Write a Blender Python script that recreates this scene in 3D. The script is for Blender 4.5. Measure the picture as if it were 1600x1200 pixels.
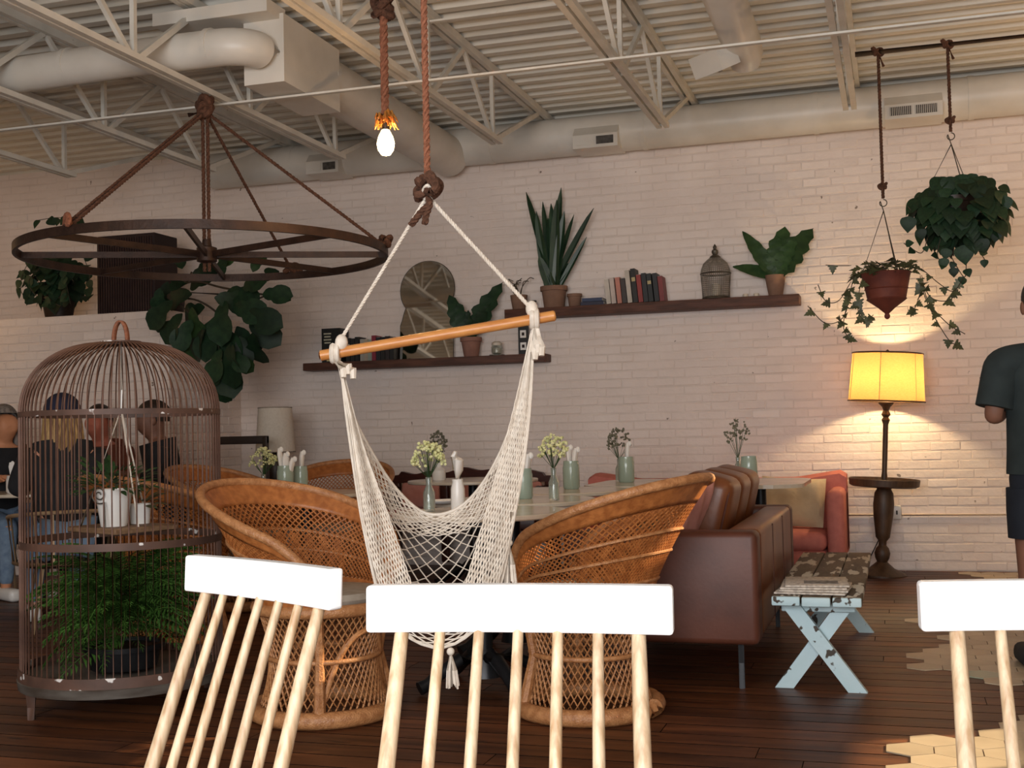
import bpy, bmesh, math, random
import numpy as np
from mathutils import Vector, Matrix, Quaternion
random.seed(7)
PI = math.pi
D = math.radians
for o in list(bpy.data.objects): bpy.data.objects.remove(o)
S = bpy.context.scene
C = S.collection

# ---------------------------------------------------------------- camera (pixel frame 1600x1200)
F = 1900.0; H = 1.10
dY = Vector((600, 62, F)).normalized()
_s = -.0225
_t = -(F*F + 62*(62 - 600*_s))/(600 + 62*_s)
dX = -Vector((_t, 62 + _s*(_t - 600), F)); dX.normalize()
dZ = dX.cross(dY)
def ray(px, py):
    v = Vector((px - 800, py - 600, F))
    return Vector((dX.dot(v), dY.dot(v), dZ.dot(v)))/F
EYE = Vector((0, 0, H))
def onY(px, py, Y): r = ray(px, py); return EYE + r*(Y/r.y)
def onZ(px, py, Z): r = ray(px, py); return EYE + r*((Z - H)/r.z)
def dep(px, py, d): return EYE + ray(px, py)*d
def proj(p):
    q = Vector(p) - EYE
    d = Vector((dX[0]*q.x + dY[0]*q.y + dZ[0]*q.z, dX[1]*q.x + dY[1]*q.y + dZ[1]*q.z, dX[2]*q.x + dY[2]*q.y + dZ[2]*q.z))
    return 800 + F*d[0]/d[2], 600 + F*d[1]/d[2], d[2]
cam_d = bpy.data.cameras.new('camera'); cam = bpy.data.objects.new('camera', cam_d); C.objects.link(cam)
cam_d.sensor_width = 36; cam_d.lens = 36*F/1600; cam_d.clip_start = .05
rx = Vector((dX[0], dY[0], dZ[0])); ry = -Vector((dX[1], dY[1], dZ[1])); rz_ = -Vector((dX[2], dY[2], dZ[2]))
M3 = Matrix((rx, ry, rz_)).transposed()
cam.matrix_world = Matrix.Translation(EYE) @ M3.to_4x4()
S.camera = cam
CR = Vector((rx.x, rx.y, 0)).normalized(); CF = Vector((-rz_.x, -rz_.y, 0)).normalized()

# ---------------------------------------------------------------- world, light, exposure
w = bpy.data.worlds.new('world'); S.world = w; w.use_nodes = True
w.node_tree.nodes['Background'].inputs[0].default_value = (.75, .87, 1, 1)
w.node_tree.nodes['Background'].inputs[1].default_value = .6
S.view_settings.view_transform = 'Standard'; S.view_settings.look = 'None'
S.view_settings.gamma = 1; S.view_settings.use_curve_mapping = False
S.view_settings.exposure = 0.16
def area(name, loc, rot, sx, sy, power, col):
    d = bpy.data.lights.new(name, 'AREA'); d.shape = 'RECTANGLE'; d.size = sx; d.size_y = sy; d.energy = power; d.color = col
    o = bpy.data.objects.new(name, d); C.objects.link(o); o.location = loc; o.rotation_euler = rot; return o
# daylight through the shop window in the wall behind the camera
area('window_daylight', (-.6, -1.55, 1.75), (D(90), 0, 0), 4.4, 2.2, 290, (.97, .97, .98))
# low sun through two gaps cut in the unseen right wall to shape its patches
sun_d = bpy.data.lights.new('afternoon_sun', 'SUN'); sun_d.energy = 11; sun_d.color = (1, .80, .52); sun_d.angle = D(.6)
sun = bpy.data.objects.new('afternoon_sun', sun_d); C.objects.link(sun); sun.location = (6, 8, 4)
sun.rotation_euler = Vector((3.5, 2.0, 1.9)).to_track_quat('Z', 'Y').to_euler()

def bulb_light(name, loc, power, col=(1, .62, .30), r=.04):
    d = bpy.data.lights.new(name, 'POINT'); d.energy = power; d.color = col; d.shadow_soft_size = r
    o = bpy.data.objects.new(name, d); C.objects.link(o); o.location = loc; return o

# ---------------------------------------------------------------- materials
MATS = {}
def mat(name, col, rough=.6, col2=None, scale=8, stretch=(1, 1, 1), detail=4, lo=.35, hi=.65, bump=0, bscale=None, metal=0, trans=0,
        emit=None, estr=0, translucent=0, speck=None, spscale=25, spthr=.72, spec=.45, coat=0, vary=0, alpha=1, pos=False):
    if name in MATS: return MATS[name]
    m = bpy.data.materials.new(name); m.use_nodes = True; MATS[name] = m
    nt = m.node_tree; N = nt.nodes; L = nt.links; b = N['Principled BSDF']
    c4 = lambda c: (c[0], c[1], c[2], 1)
    b.inputs['Base Color'].default_value = c4(col); b.inputs['Roughness'].default_value = rough
    b.inputs['Metallic'].default_value = metal; b.inputs['Transmission Weight'].default_value = trans
    b.inputs['Specular IOR Level'].default_value = spec; b.inputs['Coat Weight'].default_value = coat
    b.inputs['Alpha'].default_value = alpha
    if emit: b.inputs['Emission Color'].default_value = c4(emit); b.inputs['Emission Strength'].default_value = estr
    tc = N.new('ShaderNodeTexCoord'); mp = N.new('ShaderNodeMapping'); mp.inputs['Scale'].default_value = stretch
    L.new(N.new('ShaderNodeNewGeometry').outputs['Position'] if pos else tc.outputs['Object'], mp.inputs[0])
    vec = mp.outputs[0]
    if vary:
        oi = N.new('ShaderNodeObjectInfo'); ad = N.new('ShaderNodeVectorMath'); ad.operation = 'ADD'
        sc = N.new('ShaderNodeVectorMath'); sc.operation = 'SCALE'; sc.inputs['Scale'].default_value = 40
        cb = N.new('ShaderNodeCombineXYZ')
        for i in range(3): L.new(oi.outputs['Random'], cb.inputs[i])
        L.new(cb.outputs[0], sc.inputs[0]); L.new(mp.outputs[0], ad.inputs[0]); L.new(sc.outputs[0], ad.inputs[1]); vec = ad.outputs[0]
    out = None
    if col2 or bump:
        n = N.new('ShaderNodeTexNoise'); n.inputs['Scale'].default_value = scale; n.inputs['Detail'].default_value = detail
        L.new(vec, n.inputs['Vector'])
    if col2:
        r = N.new('ShaderNodeValToRGB'); r.color_ramp.elements[0].position = lo; r.color_ramp.elements[1].position = hi
        r.color_ramp.elements[0].color = c4(col); r.color_ramp.elements[1].color = c4(col2)
        L.new(n.outputs['Fac'], r.inputs[0]); out = r.outputs[0]
    if speck:
        n2 = N.new('ShaderNodeTexNoise'); n2.inputs['Scale'].default_value = spscale; n2.inputs['Detail'].default_value = 2
        L.new(vec, n2.inputs['Vector'])
        r2 = N.new('ShaderNodeValToRGB'); r2.color_ramp.elements[0].position = spthr; r2.color_ramp.elements[1].position = spthr + .03
        r2.color_ramp.elements[0].color = (0, 0, 0, 1); r2.color_ramp.elements[1].color = (1, 1, 1, 1)
        L.new(n2.outputs['Fac'], r2.inputs[0])
        mx = N.new('ShaderNodeMixRGB'); mx.inputs[1].default_value = c4(col); mx.inputs[2].default_value = c4(speck)
        L.new(r2.outputs[0], mx.inputs[0])
        if out: L.new(out, mx.inputs[1])
        out = mx.outputs[0]
    if vary:
        hs = N.new('ShaderNodeHueSaturation'); mr = N.new('ShaderNodeMapRange')
        mr.inputs['To Min'].default_value = 1 - vary; mr.inputs['To Max'].default_value = 1 + vary
        L.new(oi.outputs['Random'], mr.inputs[0]); L.new(mr.outputs[0], hs.inputs['Value'])
        hs.inputs['Color'].default_value = c4(col)
        if out: L.new(out, hs.inputs['Color'])
        out = hs.outputs[0]
    if out: L.new(out, b.inputs['Base Color'])
    if bump:
        bp = N.new('ShaderNodeBump'); bp.inputs['Strength'].default_value = bump; bp.inputs['Distance'].default_value = .01
        if bscale:
            n3 = N.new('ShaderNodeTexNoise'); n3.inputs['Scale'].default_value = bscale; L.new(vec, n3.inputs['Vector']); L.new(n3.outputs['Fac'], bp.inputs['Height'])
        else: L.new(n.outputs['Fac'], bp.inputs['Height'])
        L.new(bp.outputs[0], b.inputs['Normal'])
    if translucent:
        t = N.new('ShaderNodeBsdfTranslucent'); t.inputs[0].default_value = c4(col)
        mix = N.new('ShaderNodeMixShader'); mix.inputs[0].default_value = translucent
        L.new(b.outputs[0], mix.inputs[1]); L.new(t.outputs[0], mix.inputs[2]); L.new(mix.outputs[0], N['Material Output'].inputs[0])
    return m
BRICK = mat('painted_brick', (.86, .755, .69), .6, (.79, .68, .615), 2.2, bump=.45, bscale=26, speck=(.26, .20, .16), spscale=15, spthr=.735, vary=.03, pos=True)
MORTAR = mat('painted_mortar', (.80, .695, .63), .65, (.71, .61, .545), 4, bump=.4, bscale=40, pos=True)
PLAIN = mat('plaster', (.36, .32, .28), .7, (.31, .27, .24), 4)
STEEL = mat('white_steel', (.72, .69, .62), .45, (.62, .59, .52), 6, speck=(.30, .22, .15), spscale=14, spthr=.74)
DECK = mat('deck_paint', (.74, .71, .63), .5, (.62, .59, .51), 3, stretch=(.4, 2, 2))
DUCT = mat('duct_paint', (.74, .70, .63), .38, (.64, .60, .53), 3, bump=.1, bscale=12)
DARKSLOT = mat('vent_slot', (.10, .09, .08), .8, (.05, .045, .04), 30)
PLANK = mat('dark_plank', (.145, .050, .018), .44, (.060, .020, .008), 2.2, stretch=(1, 9, 9), vary=.28, spec=.3, bump=.08, bscale=14, speck=(.02, .008, .004), spscale=3, spthr=.7, pos=True)
GROOVE = mat('groove_shade', (.012, .006, .004), .95, (.008, .004, .003), 20, spec=.1)  # plank sides near black: shade of the gaps put into the colour
TILE = mat('beige_hex', (.44, .35, .24), .4, (.37, .29, .195), 5, vary=.12)
TILEG = mat('green_hex', (.22, .30, .22), .35, (.34, .36, .26), 4, vary=.1)
WHITEP = mat('white_gloss', (.88, .88, .88), .25, (.85, .85, .85), 4, coat=.3)
ASH = mat('pale_ash', (.53, .39, .25), .45, (.33, .20, .10), 14, stretch=(6, 6, .35), lo=.42, hi=.68, bump=.08, bscale=40, vary=.08)
RATTAN = mat('rattan', (.46, .165, .045), .42, (.30, .095, .024), 30, bump=.2, bscale=120)
RATTAN_D = mat('rattan_pale', (.50, .235, .095), .42, (.34, .14, .05), 40, bump=.4, bscale=160)
COTTON = mat('cotton_cord', (.78, .70, .60), .85, (.66, .57, .47), 30)
BARW = mat('bar_wood', (.62, .27, .075), .35, (.50, .19, .05), 6, stretch=(1, 8, 8))
ROPE = mat('sisal_rope', (.13, .055, .03), .9, (.07, .028, .014), 60, bump=.5, bscale=200)
ROPE_R = mat('orange_rope', (.34, .13, .07), .9, (.22, .08, .04), 60, bump=.5, bscale=200)
IRON = mat('dark_iron', (.030, .015, .010), .55, (.055, .026, .016), 12, bump=.2, bscale=60, metal=.3)
RUST = mat('rusty_wire', (.17, .085, .055), .6, (.085, .038, .024), 9, speck=(.62, .56, .50), spscale=22, spthr=.665, metal=.2)
RUSTB = mat('flaking_band', (.075, .04, .028), .6, (.12, .06, .04), 9, speck=(.72, .68, .64), spscale=18, spthr=.645)
BLACKM = mat('black_metal', (.012, .012, .013), .35, (.02, .02, .022), 8, metal=.4)
MARBLE = mat('stone_top', (.66, .58, .46), .18, (.56, .47, .36), 6, detail=8)
LEATHER = mat('brown_leather', (.105, .032, .017), .48, (.070, .020, .010), 5, bump=.04, bscale=60)
LEATHER2 = mat('tan_leather', (.20, .065, .022), .36, (.13, .040, .013), 5, bump=.05, bscale=50)
PINK = mat('pink_fabric', (.62, .20, .155), .85, (.55, .165, .13), 20, bump=.15, bscale=200)
PINKP = mat('pale_pink', (.66, .32, .27), .9, (.58, .26, .22), 15)
CREAM = mat('cream_cushion', (.66, .52, .33), .9, (.58, .44, .27), 10, bump=.3, bscale=30)
SAGE = mat('sage_fabric', (.16, .19, .14), .9, (.12, .145, .105), 14)
SEATP = mat('linen_cushion', (.34, .29, .23), .9, (.28, .23, .18), 30)
MAHOG = mat('dark_mahogany', (.065, .016, .010), .35, (.04, .010, .007), 8, stretch=(1, 6, 6))
SHELFW = mat('walnut_shelf', (.12, .048, .03), .6, (.065, .026, .016), 6, stretch=(1, 9, 9), bump=.3, bscale=30)
TURNED = mat('turned_wood', (.085, .045, .022), .5, (.05, .025, .012), 9, stretch=(4, 4, 1))
CHIP = mat('chipped_blue', (.46, .62, .66), .6, (.52, .66, .70), 6, speck=(.05, .035, .022), spscale=20, spthr=.63, bump=.3, bscale=20)
CHIPTOP = mat('worn_plank', (.13, .095, .062), .7, (.075, .052, .032), 6, stretch=(3, .6, 1), speck=(.50, .47, .40), spscale=7, spthr=.56, bump=.4, bscale=30)
PAPER = mat('newsprint', (.62, .56, .48), .9, (.40, .35, .30), 55, lo=.45, hi=.6)
TERRA = mat('terracotta', (.26, .15, .10), .85, (.19, .105, .07), 9, bump=.2, bscale=40)
TERRAR = mat('red_terracotta', (.17, .040, .022), .7, (.10, .022, .014), 8)
LEAFD = mat('leaf_dark', (.009, .026, .012), .55, (.016, .042, .017), 7, vary=.4, spec=.3)
LEAFM = mat('leaf_mid', (.020, .052, .016), .5, (.036, .080, .024), 7, vary=.3, spec=.3)
LEAFO = mat('leaf_olive', (.050, .058, .024), .5, (.085, .090, .035), 8, vary=.3)
FERN = mat('fern_green', (.030, .080, .012), .6, (.055, .125, .022), 6, vary=.5, spec=.2)
STEM = mat('stem_brown', (.065, .045, .025), .8, (.04, .028, .016), 20)
FLOWER = mat('gypsophila', (.72, .70, .40), .9, (.56, .58, .26), 30, vary=.15)
GLASSG = mat('green_jar', (.46, .56, .46), .15, (.38, .48, .39), 3, trans=.25, spec=.5)
GLASSC = mat('clear_glass', (.75, .80, .72), .05, trans=.85)
NAPKIN = mat('napkin', (.88, .86, .82), .9, (.82, .79, .74), 15)
PORC = mat('porcelain', (.80, .77, .72), .3, (.75, .72, .67), 8)
MIRROR = mat('mirror_glass', (.84, .82, .76), .03, metal=1)
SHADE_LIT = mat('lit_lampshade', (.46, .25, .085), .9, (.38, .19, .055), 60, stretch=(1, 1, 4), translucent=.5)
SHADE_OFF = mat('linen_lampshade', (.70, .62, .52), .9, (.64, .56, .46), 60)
DARKW = mat('dark_wood', (.03, .017, .011), .45, (.018, .010, .007), 8, stretch=(1, 6, 6))
GRILLE = mat('speaker_grille', (.035, .018, .015), .8, (.02, .010, .009), 120)
WIRE = mat('grey_wire', (.13, .115, .09), .5, (.07, .055, .04), 20, metal=.5)
BRASS = mat('brass_chair', (.42, .29, .17), .35, (.34, .22, .12), 10, metal=.4)
SKIN = mat('skin', (.52, .27, .18), .6, (.47, .23, .15), 12)
SKIND = mat('skin_tan', (.22, .10, .062), .6, (.18, .08, .05), 12)
HAIRB = mat('blond_hair', (.52, .33, .13), .6, (.16, .085, .035), 7, stretch=(9, 9, .6))
HAIRD = mat('dark_hair', (.022, .014, .010), .55, (.035, .022, .015), 9, stretch=(9, 9, .6))
HAIRG = mat('grey_hair', (.26, .22, .19), .6, (.13, .11, .10), 7, stretch=(9, 9, .6))
SHIRTG = mat('dark_tee', (.020, .030, .031), .9, (.014, .022, .023), 14, bump=.2, bscale=10)
SHORTS = mat('black_shorts', (.007, .010, .018), .9, (.010, .014, .022), 10)
DENIM = mat('blue_denim', (.20, .28, .38), .9, (.13, .19, .28), 20)
BLACKC = mat('black_cloth', (.010, .010, .012), .9, (.016, .016, .018), 12)
NAVY = mat('navy_cloth', (.018, .020, .045), .9, (.012, .013, .030), 12)
REDC = mat('rust_cloth', (.20, .055, .03), .9, (.15, .04, .02), 12)
BULB = mat('lit_bulb', (1, .85, .6), .3, emit=(1, .78, .46), estr=18)
_n = BULB.node_tree; _tr = _n.nodes.new('ShaderNodeBsdfTransparent'); _em = _n.nodes.new('ShaderNodeEmission'); _ad = _n.nodes.new('ShaderNodeAddShader')
_em.inputs[0].default_value = (1, .72, .36, 1); _em.inputs[1].default_value = 7
_n.links.new(_tr.outputs[0], _ad.inputs[0]); _n.links.new(_em.outputs[0], _ad.inputs[1]); _n.links.new(_ad.outputs[0], _n.nodes['Material Output'].inputs[0])
FRAY = mat('frayed_rope', (.75, .38, .08), .9, (.55, .24, .05), 40, translucent=.5)
WAX = mat('wax', (.80, .72, .60), .5, (.74, .66, .54), 6, translucent=.2)

# ---------------------------------------------------------------- scene helpers
CHILD = {}
def anc(o):
    v = Vector((0, 0, 0))
    while o is not None: v += o.location; o = o.parent
    return v
def tag(o, label, cat, group=None):
    o['label'] = label; o['category'] = cat
    if group: o['group'] = group
    return o
def thing(name, label, cat, loc=(0, 0, 0), rz=0, group=None):
    o = bpy.data.objects.new(name, None); C.objects.link(o); o.empty_display_size = .1
    o.location = loc; o.rotation_euler = (0, 0, rz); return tag(o, label, cat, group)
def link(name, me, m, parent=None):
    o = bpy.data.objects.new(name, me); C.objects.link(o)
    if m and not me.materials: me.materials.append(m)
    if parent is not None: o.parent = parent; CHILD.setdefault(parent.name, []).append(o)
    return o
def place(name, me, m, parent, mw):
    """link a shared mesh with a world matrix (all ancestors unrotated)"""
    o = link(name, me, m, parent); mw = mw.copy()
    if parent is not None: mw.translation = mw.translation - anc(parent)
    o.matrix_basis = mw; return o
def copy_tree(o, parent=None, **kw):
    c = o.copy(); C.objects.link(c); c.parent = parent
    for ch in list(CHILD.get(o.name, [])):
        k = copy_tree(ch, c); CHILD.setdefault(c.name, []).append(k)
    for k, v in kw.items(): c[k] = v
    return c
def frame(d, up=Vector((0, 0, 1))):
    d = Vector(d).normalized(); x = d.cross(up)
    if x.length < 1e-4: x = d.cross(Vector((0, 1, 0)))
    x.normalize(); return x, x.cross(d).normalized(), d
class MB:
    def __init__(s): s.v = []; s.f = []
    def add(s, vs, fs):
        n = len(s.v); s.v += [tuple(p) for p in vs]; s.f += [tuple(i + n for i in f) for f in fs]; return s
    def box(s, c, sz, mx=None):
        vs = []
        for x in (-.5, .5):
            for y in (-.5, .5):
                for z in (-.5, .5):
                    p = Vector((x*sz[0], y*sz[1], z*sz[2])); p = (mx @ p if mx else p) + Vector(c); vs.append(p)
        return s.add(vs, [(0, 1, 3, 2), (4, 6, 7, 5), (0, 4, 5, 1), (2, 3, 7, 6), (0, 2, 6, 4), (1, 5, 7, 3)])
    def rbox(s, c, sz, r=.03, seg=3, mx=None, puff=0):
        bm = bmesh.new(); bmesh.ops.create_cube(bm, size=1)
        for v in bm.verts: v.co = Vector((v.co.x*sz[0], v.co.y*sz[1], v.co.z*sz[2]))
        bmesh.ops.bevel(bm, geom=list(bm.edges), offset=min(r, min(sz)*.49), segments=seg, profile=.5, affect='EDGES')
        if puff:
            bmesh.ops.subdivide_edges(bm, edges=[e for e in bm.edges if e.calc_length() > .12], cuts=5, use_grid_fill=True)
            for v in bm.verts:
                q = Vector((v.co.x/sz[0]*2, v.co.y/sz[1]*2, v.co.z/sz[2]*2))
                for a in range(3):
                    k = (1 - q[(a+1) % 3]**2)*(1 - q[(a+2) % 3]**2)
                    v.co[a] += puff*k*q[a]
        bm.verts.index_update(); 
        vs = [(mx @ v.co if mx else v.co) + Vector(c) for v in bm.verts]; fs = [[v.index for v in f.verts] for f in bm.faces]; bm.free()
        return s.add(vs, fs)
    def tube(s, pts, r, n=8, closed=False, flat=1, cap=True):
        pts = [Vector(p) for p in pts]; m = len(pts); rs = r if isinstance(r, (list, tuple)) else [r]*m
        x = None; vs = []
        for i, p in enumerate(pts):
            a = pts[i-1] if (i or closed) else p; b = pts[(i+1) % m] if (i < m-1 or closed) else p
            d = (b - a); d = d.normalized() if d.length > 1e-9 else Vector((0, 0, 1))
            if x is None: x, y, _ = frame(d)
            else:
                x = (x - d*x.dot(d)); x = x.normalized() if x.length > 1e-6 else frame(d)[0]; y = d.cross(x)
            for k in range(n):
                t = 2*PI*k/n; vs.append(p + (x*math.cos(t) + y*math.sin(t)*flat)*rs[i])
        fs = []
        for i in range(m if closed else m-1):
            for k in range(n):
                a = i*n + k; b = i*n + (k+1) % n; j = (i+1) % m
                fs.append((a, b, j*n + (k+1) % n, j*n + k))
        if cap and not closed: fs += [tuple(range(n))[::-1], tuple((m-1)*n + k for k in range(n))]
        return s.add(vs, fs)
    def lathe(s, prof, c=(0, 0, 0), n=24, mx=None, cap=True):
        vs = []; fs = []; m = len(prof)
        for r, z in prof:
            for k in range(n):
                t = 2*PI*k/n; p = Vector((r*math.cos(t), r*math.sin(t), z)); vs.append((mx @ p if mx else p) + Vector(c))
        for i in range(m-1):
            for k in range(n):
                fs.append((i*n + k, i*n + (k+1) % n, (i+1)*n + (k+1) % n, (i+1)*n + k))
        if cap: fs += [tuple(range(n))[::-1], tuple((m-1)*n + k for k in range(n))]
        return s.add(vs, fs)
    def ball(s, c, r, n=10, sc=(1, 1, 1)):
        prof = [(max(1e-4, math.sin(PI*i/n)), -math.cos(PI*i/n)) for i in range(n+1)]
        k = len(s.v); s.lathe(prof, (0, 0, 0), n+4)
        for i in range(k, len(s.v)):
            p = s.v[i]; s.v[i] = (p[0]*r*sc[0] + c[0], p[1]*r*sc[1] + c[1], p[2]*r*sc[2] + c[2])
        return s
    def prism(s, out, z0, z1):
        n = len(out); vs = [(p[0], p[1], z0) for p in out] + [(p[0], p[1], z1) for p in out]
        return s.add(vs, [tuple(range(n))[::-1], tuple(range(n, 2*n))] + [(i, (i+1) % n, n + (i+1) % n, n + i) for i in range(n)])
    def grid(s, fn, nu, nv):
        vs = [fn(i/nu, j/nv) for i in range(nu+1) for j in range(nv+1)]
        return s.add(vs, [(i*(nv+1)+j, (i+1)*(nv+1)+j, (i+1)*(nv+1)+j+1, i*(nv+1)+j+1) for i in range(nu) for j in range(nv)])
    def rope(s, pts, r, twist=.09, strands=3, n=5):
        pts = [Vector(p) for p in pts]; L = [0]
        for a, b in zip(pts, pts[1:]): L.append(L[-1] + (b-a).length)
        step = twist/8; cnt = max(4, int(L[-1]/step)); q = []; dd = []
        j = 0
        for i in range(cnt+1):
            l = L[-1]*i/cnt
            while j < len(pts)-2 and l > L[j+1]: j += 1
            q.append(pts[j].lerp(pts[j+1], (l - L[j])/max(1e-9, L[j+1]-L[j]))); dd.append((pts[j+1]-pts[j]).normalized())
        x, y, _ = frame(dd[0])
        for k in range(strands):
            path = []
            for i, p in enumerate(q):
                d = dd[i]; xx = (x - d*x.dot(d)).normalized(); yy = d.cross(xx)
                t = 2*PI*(i/8*1.0 + k/strands); path.append(p + (xx*math.cos(t) + yy*math.sin(t))*r*.5)
            s.tube(path, r*.52, n)
        return s
    def mesh(s, name, smooth=True, off=None):
        me = bpy.data.meshes.new(name)
        vs = s.v if off is None else [(p[0]-off[0], p[1]-off[1], p[2]-off[2]) for p in s.v]
        me.from_pydata(vs, [], s.f); me.update()
        if smooth: me.shade_smooth(); me.set_sharp_from_angle(angle=D(38))
        return me
    def build(s, name, m, parent=None, smooth=True):
        return link(name, s.mesh(name, smooth, anc(parent) if parent is not None else None), m, parent)
    def make(s, name, m, label, cat, group=None, base=None, smooth=True):
        """a thing that is a single mesh, origin at its base"""
        a = np.array(s.v); b = base or ((a[:, 0].min()+a[:, 0].max())/2, (a[:, 1].min()+a[:, 1].max())/2, a[:, 2].min())
        o = link(name, s.mesh(name, smooth, b), m); o.location = b; return tag(o, label, cat, group)
def struct(o): o['kind'] = 'structure'; return o
def stuff(o): o['kind'] = 'stuff'; return o
def bez(*pts, n=12):
    """Catmull-Rom through points"""
    P = [Vector(p) for p in pts]; P = [P[0]*2 - P[1]] + P + [P[-1]*2 - P[-2]]; out = []
    for i in range(1, len(P)-2):
        for k in range(n):
            t = k/n; a, b, c, d = P[i-1], P[i], P[i+1], P[i+2]
            out.append(.5*((2*b) + (c-a)*t + (2*a-5*b+4*c-d)*t*t + (3*b-a-3*c+d)*t**3))
    return out + [P[-2]]
def knot(mb, c, R, r, seed=0, n=70):
    rnd = random.Random(seed); a, b, g = rnd.uniform(0, 6), rnd.uniform(0, 6), rnd.uniform(0, 6)
    pts = [Vector(c) + Vector((math.cos(2*t+a) * (1 + .35*math.cos(3*t)), math.sin(2*t+b)*(1 + .35*math.cos(3*t)), .8*math.sin(3*t+g)))*R*.7 for t in [2*PI*i/n for i in range(n)]]
    mb.tube(pts, r, 7, closed=True); return mb
ORD = ['first', 'second', 'third', 'fourth', 'fifth', 'sixth', 'seventh', 'eighth', 'ninth', 'tenth', 'eleventh', 'twelfth']

# ================================================================ THE SETTING
WY = 9.62; CZ = 3.68
XL, XR, YF = -9.0, 3.5, -1.9
# ---- back wall of painted brick
wb = struct(MB().box(((XL+XR)/2, WY+.11, 1.95), (XR-XL, .2, 4.3)).build('wall_back', MORTAR))
def brick_mesh(seed):
    r = random.Random(seed); j = lambda a: r.uniform(-a, a); V = []
    for sx in (-.5, .5):
        for sz in (-.5, .5):
            V.append((sx + j(.010), 0, sz + j(.04)))
    for sx in (-1, 1):
        for sz in (-1, 1):
            V.append((sx*(.490 + j(.005)), -1 + j(.25), sz*(.40 + j(.06))))
    mb = MB(); mb.add(V, [(4, 6, 7, 5), (0, 2, 6, 4), (2, 3, 7, 6), (3, 1, 5, 7), (1, 0, 4, 5)]); return mb
BM = [brick_mesh(i) for i in range(9)]
BME = [b.mesh('brick_block', False) for b in BM]
def brickwork(wall, x0, x1, z0, z1, y, keep, axis='x', bw=.212, bh=.0685, depth=.0050, nmax=300):
    cells = []; rnd = random.Random(3); row = 0; z = z0
    while z < z1 - .02:
        x = x0 - (bw/2 if row % 2 else 0) + rnd.uniform(-.02, .02)
        while x < x1:
            a, b = max(x, x0), min(x + bw, x1); x += bw
            if b - a > .03: cells.append(((a+b)/2, z + bh/2, b-a-.007, min(bh, z1-z)-.007, depth*rnd.uniform(.6, 1.5), rnd.randrange(9)))
        z += bh; row += 1
    def key(c):
        p = (c[0], y, c[1]) if axis == 'x' else (y, c[0], c[1])
        px, py, d = proj(p); return (0 if keep(px, py) else 1, d)
    cells.sort(key=key); rest = MB()
    for i, (cx, cz, sx, sz, dp, k) in enumerate(cells):
        if axis == 'x': mw = Matrix.Translation((cx, y, cz)) @ Matrix.Diagonal((sx, dp, sz, 1))
        else: mw = Matrix.Translation((y, cx, cz)) @ Matrix.Rotation(PI/2, 4, 'Z') @ Matrix.Diagonal((sx, dp, sz, 1))
        if i < nmax: place('brick', BME[k], BRICK, wall, mw)
        else: rest.add([mw @ Vector(v) for v in BM[k].v], BM[k].f)
    if rest.v: stuff(rest.build('brickwork', BRICK, wall, False))
brickwork(wb, XL, 1.75, .0, 3.86, WY+.012, lambda px, py: 880 < px < 1600 and 235 < py < 900 and not (1010 < px < 1330 and py > 745) and not (1547 < px and py > 540) and not (1330 < px < 1440 and 390 < py < 640))
# ---- half-height brick wall at the left that ends in a ledge
hx = -5.56; hy = 8.50; hz = 2.15
wl = struct(MB().box(((XL+hx)/2 - .006, (hy+WY)/2 + .006, hz/2), (hx-XL-.012, WY-hy+.012, hz)).build('wall_left_ledge', MORTAR))
brickwork(wl, -8.2, hx, .0, hz, hy+.001, lambda px, py: px > 0 and py < 900, nmax=170, bh=.0717)
rl = MB()
for i in range(30):
    for k in range(6):
        y0 = hy + k*.2 - (.1 if i % 2 else 0); a, b = max(y0, hy), min(y0 + .2, WY)
        if b > a + .03:
            mw = Matrix.Translation((hx-.012, (a+b)/2, (i+.5)*.0717)) @ Matrix.Rotation(PI/2, 4, 'Z') @ Matrix.Diagonal((b-a-.007, .0075, .0645, 1))
            rl.add([mw @ Vector(v) for v in BM[(i*7+k) % 9].v], BM[0].f)
stuff(rl.build('brickwork', BRICK, wl, False))
# ---- the walls outside the frame
struct(MB().box((XL-.1, 3.9, 1.95), (.2, 11.8, 4.3)).build('wall_left', PLAIN))
wr_ = MB()
def sun_gap_wall(mb, holes, y0, y1, z0, z1):
    ys = sorted({y0, y1} | {h[0] for h in holes} | {h[1] for h in holes})
    for ya, yb_ in zip(ys, ys[1:]):
        zs = [z0]
        for h in holes:
            if h[0] <= ya and h[1] >= yb_: zs += [h[2], h[3]]
        zs.append(z1)
        for za, zb_ in zip(zs[::2], zs[1::2]): mb.box((3.6, (ya+yb_)/2, (za+zb_)/2), (.2, yb_-ya, zb_-za))
sun_gap_wall(wr_, [(6.02, 6.62, 1.72, 2.10), (7.02, 7.55, 2.98, 3.42)], -1.9, 9.8, -.2, 3.9)  # unseen gaps added and sized to drop sun on the tiles and wicker back
struct(wr_.build('wall_right', PLAIN))
wf = MB()
for b in ((-6.05, YF, 1.95, 5.9, .2, 3.9), (2.7, YF, 1.95, 1.6, .2, 3.9), (-.6, YF, .28, 5.0, .2, .56), (-.6, YF, 3.42, 5.0, .2, .96)): wf.box(b[:3], b[3:])
struct(wf.build('wall_front', PLAIN))
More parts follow.
